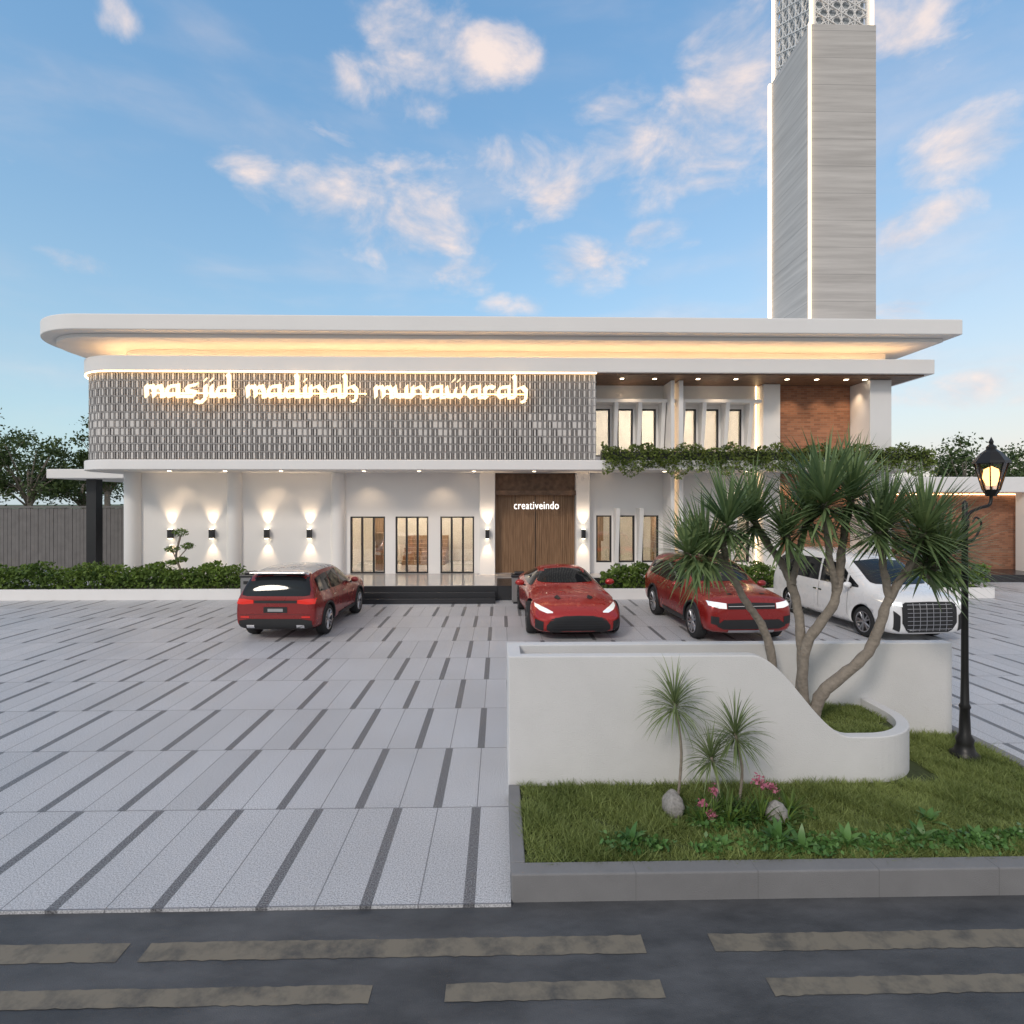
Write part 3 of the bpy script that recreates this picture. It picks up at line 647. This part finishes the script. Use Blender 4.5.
v1=lattice((tx0+.34,ty0+.22,TZ),(1,0,0),tx1-tx0-.68,10,.36,.018,(0,-1,0))
v2=lattice((tx0+.24,ty1-.3,TZ),(0,-1,0),ty1-ty0-.6,10,.36,.018,(-1,0,0))
v,f=merge([v1,v2]); meshobj('lattice',v,f,M_white,T)
# ------------------------------------------------------------------ left canopy, fence, right building
e=empty('side_canopy'); box('slab',-18.4,-15.3,23.5,29,4.2,4.58,M_white,e,bevel=.03); boxes('posts',[(-17.3,-16.9,24.2,24.6,0,4.198),(-17.3,-16.9,28,28.4,0,4.198)],M_dark,e)
e=empty('timber_fence'); sl=[]
x=-60
while x<-14.5: sl.append((x,x+.16,27+random.uniform(-.01,.01),27.04,.05,2.95+random.uniform(-.02,.02))); x+=.175
boxes('slats',sl,M_fence,e); boxes('rails',[(-60,-14.5,27.05,27.12,.5,.62),(-60,-14.5,27.05,27.12,2.3,2.42),(-60,-14.5,26.95,27.12,2.98,3.06)],M_fence,e)
e=empty('annex_building'); box('roof_fascia',16.2,45,23.6,34,3.65,4.3,M_white,e,bevel=.03)
box('brick_wall',14.9,22.8,24.6,24.9,0,3.648,M_brick,e); boxes('white_walls',[(22.8,45,24.6,24.9,0,3.648)],M_white,e)
box('plinth',14.5,40,22.6,24.6,0,.3,M_stepdark,e); boxes('columns',[(22.3,22.7,23.8,24.2,.3,3.648),(27,27.4,23.8,24.2,.3,3.648)],M_white,e); box('eave_led',16.4,30,24.52,24.56,3.56,3.6,M_led,e)
# ------------------------------------------------------------------ background trees
def bgtree(x,y,h,r,n=4200):
    e=empty('background_tree'); rs=random.Random(int(x*10+y)); zt=h*.45
    gs=[tubegeo([(x,y,0),(x+.1,y,zt*.6),(x,y,zt*1.4)],[.28,.2,.1],8)]; C=[]
    for k in range(26):
        a=rs.uniform(0,6.28); q=rs.uniform(.25,1); c=Vector((x+r*q*math.cos(a),y+r*q*math.sin(a),h*.62+h*.34*rs.uniform(-.8,1)*(1.1-q*.6)))
        gs.append(tubegeo([(x,y,zt*rs.uniform(.7,1.2)),(x+(c.x-x)*.5,y+(c.y-y)*.5,(zt+c.z)*.5),c],[.08,.05,.02],5))
        m_=n//26; rr=r*rs.uniform(.2,.38); p=rng.normal(size=(m_,3))*np.array([rr,rr,rr*.6])*.6; C.append(np.array(c)+p)
    v,f=merge(gs); meshobj('trunk',v,f,M_bark,e,True); leaves('crown',np.concatenate(C),.26,M_tree,e,.55)
for x,y,h,r in ((-37,42,10.2,3.2),(-32.5,40,8.6,2.8),(-28.6,42,10.6,2.4),(-43,44,9,4),(-36,50,8,4),(-26,47,8.0,3),(-49,46,9,4),(-31,52,9,4),(34,41,8.2,3.0),(38.5,44,7.4,3.4),(44,46,8,4),(31,45,6.5,2.6),(50,48,8,4),(-23,50,8,3),(28,50,7,3)): bgtree(x,y,h,r)
# ------------------------------------------------------------------ cars
def carpaint(name,c,met=.3):
    m,nt,b=newmat(name); b.inputs['Base Color'].default_value=(*c,1); b.inputs['Metallic'].default_value=met; b.inputs['Roughness'].default_value=.28; b.inputs['Coat Weight'].default_value=.6; b.inputs['Coat Roughness'].default_value=.05
    g=N(nt,'ShaderNodeNewGeometry'); n=N(nt,'ShaderNodeTexNoise'); n.inputs['Scale'].default_value=4; n.inputs['Detail'].default_value=5; L(nt,g.outputs['Position'],n.inputs['Vector']); L(nt,mth(nt,'MULTIPLY_ADD',n.outputs[0],.12,.22),b.inputs['Roughness'])
    return m
M_red=carpaint('red_car_paint',(.40,.016,.012)); M_red2=carpaint('maroon_car_paint',(.24,.013,.012)); M_red3=carpaint('dark_red_car_paint',(.28,.015,.012)); M_wh=carpaint('white_car_paint',(.78,.775,.77),0); M_sil=carpaint('silver_roof_paint',(.60,.595,.595),.3)
M_tyre=mat('tyre_rubber',(.02,.02,.021),.85); M_rim=mat('alloy_rim',(.5,.5,.52),.3,metal=.9); M_rimd=mat('dark_alloy',(.06,.06,.065),.35,metal=.8); M_chrome=mat('chrome',(.75,.75,.77),.12,metal=1)
M_tail,_,b=newmat('tail_light'); b.inputs['Base Color'].default_value=(.35,.01,.01,1); b.inputs['Roughness'].default_value=.1; b.inputs['Emission Color'].default_value=(1,.05,.03,1); b.inputs['Emission Strength'].default_value=.4
M_head,_,b=newmat('head_light'); b.inputs['Base Color'].default_value=(.75,.78,.8,1); b.inputs['Roughness'].default_value=.08; b.inputs['Metallic'].default_value=.6; b.inputs['Emission Color'].default_value=(1,.97,.9,1); b.inputs['Emission Strength'].default_value=.5
M_plate=mat('number_plate',(.35,.35,.35),.5)
def make_car(name,loc,rot,st,wheels,paint,roofpaint,pat,rimmat,scale=1,wr=.36,arch=True,mirror=(0,0),roofz=None):
    E=empty(name,loc,rot); E.scale=(scale,)*3
    V=[];F=[]
    for (y,zb,zbe,zt,w,wt) in st:
        h=[(0,zb),(.6*w,zb),(.94*w,zb+.03),(w*.995,zb+.17),(1.0*w,(zb+.17+zbe)/2+.04),(.965*w,zbe),(wt+(.965*w-wt)*.06,zt-.07),(wt*.84,zt-.005),(0,zt+.025)]
        ring=h+[(-a,b) for a,b in h[-2:0:-1]]
        V+=[(a,y,b) for a,b in ring]
    m=16
    for i in range(len(st)-1):
        for k in range(m):
            k2=(k+1)%m; F.append((i*m+k,(i+1)*m+k,(i+1)*m+k2,i*m+k2))
    for i,rev in ((0,0),(len(st)-1,1)):
        c=len(V); V.append((0,st[i][0],(st[i][1]+st[i][3])/2))
        for k in range(m):
            k2=(k+1)%m; F.append((c,i*m+k,i*m+k2) if not rev else (c,i*m+k2,i*m+k))
    o=meshobj('body_shell',V,F,[paint,M_black],None,True)
    bm=bmesh.new(); bm.from_mesh(o.data); bmesh.ops.recalc_face_normals(bm,faces=bm.faces); bm.to_mesh(o.data); bm.free()
    s=o.modifiers.new('s','SUBSURF'); s.levels=2; s.render_levels=2
    cut=[]
    for wy in wheels:
        for sd in (-1,1):
            v,f=lathe([(0,-.2),(wr+.055,-.2),(wr+.055,.5),(0,.5)],'x',40,(sd*.86 if sd>0 else -.86-.3,wy,wr))
            cu=meshobj('cut',v,f,[paint,M_black],None); cu.data.polygons.foreach_set('material_index',[1]*len(cu.data.polygons))
            bm=bmesh.new(); bm.from_mesh(cu.data); bmesh.ops.remove_doubles(bm,verts=bm.verts,dist=1e-5); bmesh.ops.recalc_face_normals(bm,faces=bm.faces); bm.to_mesh(cu.data); bm.free()
            bo=o.modifiers.new('c','BOOLEAN'); bo.operation='DIFFERENCE'; bo.solver='EXACT'; bo.object=cu; cut.append(cu)
    dg=bpy.context.evaluated_depsgraph_get(); me=bpy.data.meshes.new_from_object(o.evaluated_get(dg),depsgraph=dg)
    o.modifiers.clear(); o.data=me; o.parent=E
    for cu in cut: bpy.data.objects.remove(cu)
    if roofpaint is not None and roofz:
        me.materials.append(roofpaint)
        for p in me.polygons:
            if p.center.z>roofz and p.normal.z>.25 and p.material_index==0: p.material_index=2
    bm=bmesh.new(); bm.from_mesh(me); bvh=BVHTree.FromBMesh(bm)
    dirs={'front':Vector((0,1,0)),'rear':Vector((0,-1,0)),'left':Vector((1,0,0)),'right':Vector((-1,0,0))}
    groups={}
    def patch(face,cols,m_,off=.006,rows=6,sub=5):
        dd=dirs[face]; cc=[]
        for i in range(len(cols)-1):
            for k in range(sub):
                t=k/sub; cc.append(tuple(cols[i][j]*(1-t)+cols[i+1][j]*t for j in range(3)))
        cc.append(cols[-1]); V,F=groups.setdefault(m_.name,([],[])); base=len(V); ok=[]
        for a,z0,z1 in cc:
            for r in range(rows+1):
                z=z0+(z1-z0)*r/rows
                org=Vector((a,0,z))-dd*6 if face in('front','rear') else Vector((0,a,z))-dd*6
                hit,nr,_,_=bvh.ray_cast(org,dd)
                if hit is None: ok.append(False); V.append((0,0,.5))
                else:
                    if nr.dot(dd)>0: nr=-nr
                    ok.append(True); V.append(tuple(hit+nr*off))
        R=rows+1
        for i in range(len(cc)-1):
            for r in range(rows):
                q=[i*R+r,(i+1)*R+r,(i+1)*R+r+1,i*R+r+1]
                if all(ok[j] for j in q):
                    P=[Vector(V[base+j]) for j in q]
                    if max((P[0]-P[2]).length,(P[1]-P[3]).length)<.5: F.append(tuple(base+j for j in q))
    for it in pat:
        face,cols,m_=it[:3]; off=it[3] if len(it)>3 else .006
        if face=='sides':
            patch('left',cols,m_,off); patch('right',cols,m_,off)
        elif face in('frontm','rearm'):
            fc=face[:-1]; patch(fc,cols,m_,off); patch(fc,[(-a,b,c) for a,b,c in cols],m_,off)
        else: patch(face,cols,m_,off)
    for mn,(V,F) in groups.items():
        if F:
            meshobj('panel_'+mn,V,F,bpy.data.materials[mn],E,True)
    bm.free()
    w0=max(s_[4] for s_ in st)
    for wy in wheels:
        for sd in (-1,1):
            xo=sd*(w0-.13)
            v,f=lathe([(wr*.62,-.11),(wr*.93,-.115),(wr*.99,-.085),(wr,0),(wr*.99,.085),(wr*.93,.115),(wr*.64,.11)],'x',32,(xo,wy,wr)); meshobj('tyre',v,f,M_tyre,E,True)
            v,f=lathe([(wr*.66,.112*sd),(wr*.70,.118*sd),(wr*.66,.10*sd),(wr*.62,.02*sd),(0,.01*sd)],'x',32,(xo,wy,wr)); meshobj('rim',v,f,M_rimd,E,True)
            v,f=lathe([(wr*.70,.117*sd),(wr*.66,.122*sd),(wr*.62,.112*sd)],'x',32,(xo,wy,wr)); meshobj('rim_lip',v,f,rimmat,E,True)
            gs=[]
            for k in range(5):
                for dlt in (-.13,.13):
                    a=k*2*math.pi/5+dlt; b2=k*2*math.pi/5+dlt*1.7
                    gs.append(tubegeo([(xo+.085*sd,wy+.05*math.cos(a),wr+.05*math.sin(a)),(xo+.105*sd,wy+wr*.65*math.cos(b2),wr+wr*.65*math.sin(b2))],[.028,.018],6))
            gs.append(lathe([(0,.11*sd),(.05,.105*sd),(.055,.06*sd)],'x',16,(xo,wy,wr)))
            v,f=merge(gs); meshobj('spokes',v,f,rimmat,E)
            if arch:
                pts=[]
                for k in range(17):
                    a=math.radians(-8)+math.radians(196)*k/16; yy=wy+(wr+.07)*math.cos(a); zz=wr+(wr+.07)*math.sin(a)
                    hit,nr,_,_=bvh.ray_cast(Vector((sd*5,yy,zz)),Vector((-sd,0,0)))
                    if hit is not None and abs(hit.x)>w0*.75: pts.append(hit)
                if len(pts)>3: tube('arch_trim',pts,.028,M_black,E,8)
    my,mz=mirror
    for sd in (-1,1):
        bmq=bmesh.new(); bmesh.ops.create_uvsphere(bmq,u_segments=16,v_segments=10,radius=1)
        for v in bmq.verts: v.co=Vector((v.co.x*.11+sd*(w0+.06),v.co.y*.07+my,v.co.z*.075+mz))
        me2=bpy.data.meshes.new('mirror'); bmq.to_mesh(me2); bmq.free(); me2.materials.append(paint)
        for p in me2.polygons: p.use_smooth=True
        oo=bpy.data.objects.new('mirror',me2); COL.objects.link(oo); oo.parent=E
        tube('mirror_arm',[(sd*(w0-.08),my+.03,mz-.08),(sd*(w0+.03),my,mz-.02)],.02,M_black,E,6)
    return E
def seam(y,z0,z1): return ('sides',[(y-.006,z0,z1),(y+.006,z0,z1)],M_black,.003)
suv=[(-2.20,.42,.66,.80,.70,.58),(-2.17,.28,.80,.96,.88,.74),(-2.02,.24,.93,1.06,.96,.82),(-1.3,.22,.98,1.12,.99,.83),(-.95,.22,1.0,1.15,.99,.82),(-.82,.22,1.0,1.19,.99,.79),(-.12,.22,1.0,1.62,.99,.70),(.5,.22,1.02,1.69,.99,.73),(1.35,.22,1.05,1.68,.99,.72),(1.93,.24,1.06,1.63,.97,.70),(2.12,.28,1.06,1.26,.95,.80),(2.19,.33,1.0,1.06,.93,.82),(2.2,.45,.86,.93,.84,.72)]
suvpat=[('front',[(-.68,1.22,1.26),(-.62,1.20,1.55),(0,1.19,1.58),(.62,1.20,1.55),(.68,1.22,1.26)],M_carglass),
 ('rear',[(-.80,1.09,1.20),(-.68,1.07,1.55),(0,1.07,1.57),(.68,1.07,1.55),(.80,1.09,1.20)],M_carglass),
 ('sides',[(-.66,1.07,1.10),(-.25,1.07,1.47),(.22,1.08,1.53)],M_carglass),('sides',[(.27,1.08,1.53),(.98,1.10,1.51)],M_carglass),('sides',[(1.03,1.10,1.51),(1.50,1.11,1.48),(1.80,1.13,1.42)],M_carglass),
 ('sides',[(-.92,.28,.42),(.92,.28,.42)],M_black,.012),seam(-.78,.42,1.03),seam(.25,.42,1.06),seam(1.02,.6,1.08),
 ('sides',[(.02,.90,.93),(.2,.90,.93)],M_chrome,.02),('sides',[(.78,.92,.95),(.95,.92,.95)],M_chrome,.02),
 ('front',[(-.52,.78,.90),(0,.78,.915),(.52,.78,.90)],M_black,.008),('frontm',[(.54,.79,.90),(.70,.80,.92),(.88,.85,.93)],M_head,.010),
 ('front',[(-.74,.42,.46),(-.6,.36,.56),(.6,.36,.56),(.74,.42,.46)],M_black,.008),('front',[(-.5,.28,.34),(.5,.28,.34)],M_rim,.012),
 ('frontm',[(.70,.44,.62),(.86,.48,.64)],M_black,.009),('front',[(-.50,.835,.845),(.50,.835,.845)],M_chrome,.014),('front',[(-.50,.805,.81),(.50,.805,.81)],M_rimd,.014),('front',[(-.50,.87,.875),(.50,.87,.875)],M_rimd,.014),
 ('frontm',[(.30,1.06,1.06),(.34,1.05,1.07),(.42,1.05,1.06)],M_black,.004),
 ('rearm',[(.52,.90,.98),(.75,.88,1.01),(.92,.89,1.01)],M_tail,.010),('rear',[(-.50,.91,.97),(.50,.91,.97)],M_black,.010),
 ('rear',[(-.86,.33,.50),(-.6,.28,.54),(.6,.28,.54),(.86,.33,.50)],M_black,.010),('rear',[(-.28,.68,.82),(.28,.68,.82)],M_black,.008),('rear',[(-.18,.71,.78),(.18,.71,.78)],M_plate,.012),('rearm',[(.5,.33,.40),(.68,.33,.40)],M_chrome,.016),
 ('rearm',[(.62,.57,.60),(.82,.57,.60)],M_tail,.010),('rear',[(-.84,.635,.642),(.84,.635,.642)],M_black,.004)]
c1=make_car('red_suv',(-5.1,15.4,0),math.pi-math.radians(2),suv,(-1.37,1.33),M_red2,M_sil,suvpat,M_rim,.98,.37,True,(-.62,1.10),1.56)
box('roof_spoiler',-.66,.66,1.90,2.12,1.585,1.62,M_sil,c1,bevel=.012)
c3=make_car('red_suv',(5.5,14.95,0),math.radians(3),suv,(-1.37,1.33),M_red3,M_red3,suvpat,M_rim,1.06,.38,True,(-.62,1.10),1.5)
coupe=[(-2.35,.30,.42,.50,.56,.42),(-2.3,.17,.48,.60,.84,.62),(-2.0,.14,.62,.74,.96,.78),(-1.4,.14,.79,.86,1.0,.80),(-.72,.14,.82,.94,.97,.76),(-.58,.14,.84,.98,.97,.72),(.12,.14,.86,1.27,.96,.57),(.6,.14,.88,1.30,.98,.55),(1.2,.14,.93,1.19,1.02,.56),(1.9,.18,.90,1.0,1.0,.68),(2.25,.24,.84,.94,.92,.70),(2.35,.35,.72,.82,.8,.6)]
cpat=[('front',[(-.66,1.0,1.03),(-.56,.985,1.22),(0,.98,1.255),(.56,.985,1.22),(.66,1.0,1.03)],M_carglass),('sides',[(-.45,.90,.93),(-.05,.90,1.14),(.4,.91,1.2),(.85,.94,1.16),(1.15,.97,1.08)],M_carglass),
 ('front',[(-.66,.25,.34),(-.56,.19,.47),(-.3,.18,.53),(0,.18,.54),(.3,.18,.53),(.56,.19,.47),(.66,.25,.34)],M_black,.008),
 ('frontm',[(.52,.58,.60),(.64,.57,.65),(.78,.61,.69),(.86,.66,.71)],M_head,.010),('frontm',[(.72,.22,.42),(.88,.26,.46)],M_black,.008),('front',[(-.85,.145,.175),(.85,.145,.175)],M_black,.03),
 ('frontm',[(.28,.80,.80),(.34,.78,.84),(.42,.80,.81)],M_black,.006),('sides',[(-.9,.17,.23),(1.0,.17,.23)],M_black,.012),seam(-.62,.25,.84),seam(.6,.25,.88),('sides',[(-.95,.48,.62),(-.72,.5,.6)],M_black,.006),
 ('rear',[(-.7,.70,.74),(.7,.70,.74)],M_tail,.01),('rear',[(-.55,1.0,1.02),(0,1.0,1.15),(.55,1.0,1.02)],M_carglass)]
for z in (.24,.29,.34,.39,.44,.49): cpat.append(('front',[(-.52+.2*abs(z-.35),z,z+.010),(.52-.2*abs(z-.35),z,z+.010)],M_rimd,.018))
c2=make_car('red_sports_coupe',(1.72,15.7,0),math.radians(2),coupe,(-1.42,1.38),M_red,M_red,cpat,M_rimd,1.12,.35,False,(-.42,.97))
mpv=[(-2.47,.42,.66,.78,.74,.60),(-2.44,.24,.90,1.01,.88,.76),(-2.26,.2,1.02,1.13,.93,.82),(-1.8,.2,1.05,1.20,.93,.80),(-1.62,.2,1.06,1.25,.93,.77),(-.80,.2,1.06,1.80,.93,.73),(-.3,.2,1.06,1.91,.93,.75),(1.5,.2,1.08,1.92,.93,.75),(2.15,.22,1.08,1.86,.93,.73),(2.38,.26,1.08,1.5,.91,.77),(2.44,.34,1.05,1.2,.88,.78),(2.47,.5,.95,1.05,.8,.7)]
mpat=[('front',[(-.70,1.29,1.36),(-.63,1.26,1.73),(0,1.25,1.78),(.63,1.26,1.73),(.70,1.29,1.36)],M_carglass),
 ('sides',[(-1.32,1.14,1.18),(-1.0,1.13,1.36),(-.95,1.13,1.40)],M_carglass),('sides',[(-.88,1.13,1.44),(-.6,1.13,1.64),(.12,1.13,1.71)],M_carglass),('sides',[(.20,1.13,1.71),(1.2,1.14,1.71)],M_carglass),('sides',[(1.28,1.14,1.71),(1.9,1.16,1.68),(2.12,1.2,1.6)],M_carglass),
 ('front',[(-.66,.50,.90),(-.56,.34,.96),(-.48,.28,.96),(0,.28,.97),(.48,.28,.96),(.56,.34,.96),(.66,.50,.90)],M_black,.008),
 ('frontm',[(.64,.86,.96),(.78,.88,.97),(.90,.93,.99)],M_head,.012),('frontm',[(.70,.30,.66),(.84,.36,.78)],M_black,.009),('sides',[(-1.0,.24,.30),(1.1,.24,.30)],M_chrome,.010),seam(-1.0,.3,1.1),seam(.16,.3,1.1),seam(1.25,.5,1.1),
 ('sides',[(.0,.88,.915),(.13,.88,.915)],M_chrome,.02),('sides',[(.22,.88,.915),(.36,.88,.915)],M_chrome,.02),('sides',[(-.9,1.085,1.10),(2.1,1.10,1.115)],M_chrome,.008)]
for z in (.36,.45,.54,.63,.72,.81,.90): mpat.append(('front',[(-.54,z,z+.012),(.54,z,z+.012)],M_rim,.018))
for x_ in (-.4,-.24,-.08,.08,.24,.4): mpat.append(('front',[(x_-.007,.32,.94),(x_+.007,.32,.94)],M_rim,.022))
c4=make_car('white_minivan',(9.5,15.1,0),math.radians(4),mpv,(-1.55,1.45),M_wh,M_wh,mpat,M_rim,1.0,.36,False,(-1.1,1.18))
# ------------------------------------------------------------------ world
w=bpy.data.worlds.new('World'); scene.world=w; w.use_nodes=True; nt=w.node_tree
bg=nt.nodes['Background']; SUNEL=34; SUNAZ=213
sky=N(nt,'ShaderNodeTexSky'); sky.sky_type='NISHITA'; sky.sun_disc=False; sky.sun_elevation=math.radians(SUNEL); sky.sun_rotation=math.radians(SUNAZ); sky.air_density=1.2; sky.dust_density=.6; sky.ozone_density=1.5
S=.12; bg.inputs[1].default_value=S; k=1/S
tc=N(nt,'ShaderNodeTexCoord'); nv=N(nt,'ShaderNodeVectorMath',operation='NORMALIZE'); L(nt,tc.outputs['Generated'],nv.inputs[0])
s=N(nt,'ShaderNodeSeparateXYZ'); L(nt,nv.outputs[0],s.inputs[0])
az=mth(nt,'MULTIPLY',mth(nt,'ARCTAN2',s.outputs[0],s.outputs[1]),57.2958); el=mth(nt,'MULTIPLY',mth(nt,'ARCSINE',s.outputs[2]),57.2958)
cv=N(nt,'ShaderNodeCombineXYZ'); L(nt,az,cv.inputs[0]); L(nt,el,cv.inputs[1])
blobs=[(-11.4,26.2,8.5,3.0),(-16.5,27.6,4.5,2.4),(-6,25.0,4.5,2.4),(17.5,31.0,7,3.4),(23,33.3,5,3.8),(2,30.7,4.6,1.8),(8.5,22.5,4.4,1.7),(-3.5,22,3,1.5),(2,19.1,3.4,.9),(-9.9,38.5,5,3.2),(0,37.8,5,1.6),(-23.5,28.3,3.2,.9),(39.4,26.6,3.2,2.2),(38,22.2,3,1.0),(34.7,21.8,2.5,1.2),(35.8,34.9,4.5,2.6),(40.9,9,6,1.2),(35.4,15.6,2.6,1),(-36,18.4,2,.7),(11,34.9,5,1.2),(16.7,24.4,3.8,1.0),(6,28.3,3,1.2),(-32.6,35.1,1.6,.9),(-60,25,12,4),(70,22,14,4)]
acc=None
for a_,e_,ra,re in blobs:
    d=N(nt,'ShaderNodeVectorMath',operation='SUBTRACT'); L(nt,cv.outputs[0],d.inputs[0]); d.inputs[1].default_value=(a_,e_,0)
    q=N(nt,'ShaderNodeVectorMath',operation='MULTIPLY'); L(nt,d.outputs[0],q.inputs[0]); q.inputs[1].default_value=(1/(ra*1.5),1/(re*1.7),0)
    dt_=N(nt,'ShaderNodeVectorMath',operation='DOT_PRODUCT'); L(nt,q.outputs[0],dt_.inputs[0]); L(nt,q.outputs[0],dt_.inputs[1])
    v_=mth(nt,'SUBTRACT',1,dt_.outputs['Value']); acc=v_ if acc is None else mth(nt,'MAXIMUM',acc,v_)
acc=mth(nt,'MAXIMUM',acc,-.7)
def noise(scale,off,det=9,rough=.58,zs=2.0):
    mp=N(nt,'ShaderNodeMapping'); mp.inputs['Scale'].default_value=(1,1,zs); mp.inputs['Location'].default_value=off; L(nt,nv.outputs[0],mp.inputs[0])
    n=N(nt,'ShaderNodeTexNoise'); n.inputs['Scale'].default_value=scale; n.inputs['Detail'].default_value=det; n.inputs['Roughness'].default_value=rough; n.inputs['Distortion'].default_value=.3; L(nt,mp.outputs[0],n.inputs['Vector']); return n.outputs[0]
n1=noise(8,(3,1,2),9,.58,1.7)
den=mth(nt,'ADD',mth(nt,'MULTIPLY',acc,.62),mth(nt,'MULTIPLY',mth(nt,'SUBTRACT',n1,.5),2.9))
mr=N(nt,'ShaderNodeMapRange'); mr.interpolation_type='SMOOTHSTEP'; L(nt,den,mr.inputs[0]); mr.inputs[1].default_value=.05; mr.inputs[2].default_value=1.15
cm=mth(nt,'MULTIPLY',mr.outputs[0],.92)
n2=noise(3.2,(0,4,1),6,.5,3.5)
wis=N(nt,'ShaderNodeMapRange'); wis.interpolation_type='SMOOTHSTEP'; L(nt,n2,wis.inputs[0]); wis.inputs[1].default_value=.45; wis.inputs[2].default_value=.8; wis.inputs[4].default_value=.32
cm=mth(nt,'MAXIMUM',cm,wis.outputs[0])
n3=noise(8,(3.03,1.0,2.045),9,.58,1.7)
shade=mth(nt,'ADD',mth(nt,'MULTIPLY',mth(nt,'SUBTRACT',n1,n3),3.2),.52,clamp=True)
ccol=mixc(nt,shade,(.58*k,.60*k,.70*k),(1.0*k,.84*k,.77*k))
tint=mixc(nt,1.0,sky.outputs[0],(.95,1.42,1.55),'MULTIPLY')
up=N(nt,'ShaderNodeMapRange'); L(nt,el,up.inputs[0]); up.inputs[1].default_value=12; up.inputs[2].default_value=42; up.inputs[3].default_value=.92; up.inputs[4].default_value=1.28
vs=N(nt,'ShaderNodeVectorMath',operation='SCALE'); L(nt,tint,vs.inputs[0]); L(nt,up.outputs[0],vs.inputs['Scale'])
hz0=mth(nt,'POWER',2.718,mth(nt,'DIVIDE',mth(nt,'MAXIMUM',el,0),-16.0))
c00=mixc(nt,mth(nt,'MULTIPLY',hz0,.88),vs.outputs[0],(.62*k,.71*k,.78*k))
hz=mth(nt,'POWER',2.718,mth(nt,'DIVIDE',mth(nt,'MAXIMUM',el,0),-11.0))
azf=N(nt,'ShaderNodeMapRange'); azf.interpolation_type='SMOOTHSTEP'; L(nt,az,azf.inputs[0]); azf.inputs[1].default_value=-15; azf.inputs[2].default_value=48
c0=mixc(nt,mth(nt,'MULTIPLY',hz,mth(nt,'MULTIPLY',azf.outputs[0],.9)),c00,(.98*k,.84*k,.74*k))
# neutral fill light: cloud cover added in unseen sky, overhead and behind the viewpoint
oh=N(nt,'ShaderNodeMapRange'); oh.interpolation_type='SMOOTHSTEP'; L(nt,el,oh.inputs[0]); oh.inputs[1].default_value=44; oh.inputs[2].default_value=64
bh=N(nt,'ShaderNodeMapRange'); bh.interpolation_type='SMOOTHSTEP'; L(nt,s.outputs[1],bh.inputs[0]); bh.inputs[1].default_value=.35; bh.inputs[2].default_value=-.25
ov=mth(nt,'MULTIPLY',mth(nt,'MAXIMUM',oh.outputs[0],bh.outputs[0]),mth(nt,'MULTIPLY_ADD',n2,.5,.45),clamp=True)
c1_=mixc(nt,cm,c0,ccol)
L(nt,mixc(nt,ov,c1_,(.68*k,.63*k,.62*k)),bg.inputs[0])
sl=bpy.data.lights.new('sun','SUN'); sl.energy=1.35; sl.angle=math.radians(10); sl.color=(1,.89,.77)
so=bpy.data.objects.new('sun',sl); COL.objects.link(so)
az_,el_=math.radians(SUNAZ),math.radians(SUNEL)
sd=Vector((math.sin(az_)*math.cos(el_),math.cos(az_)*math.cos(el_),math.sin(el_)))
so.rotation_euler=sd.to_track_quat('Z','Y').to_euler()
# ------------------------------------------------------------------ camera
cam=bpy.data.cameras.new('camera'); cam.lens=20.04; cam.sensor_width=36; cam.clip_end=3000; cam.clip_start=.05; cam.shift_y=-9/1024
co=bpy.data.objects.new('camera',cam); COL.objects.link(co); co.location=(0,0,3.2); co.rotation_euler=(math.pi/2,0,-math.radians(1.2))
scene.camera=co
scene.view_settings.view_transform='Standard'; scene.view_settings.look='None'; scene.view_settings.exposure=0
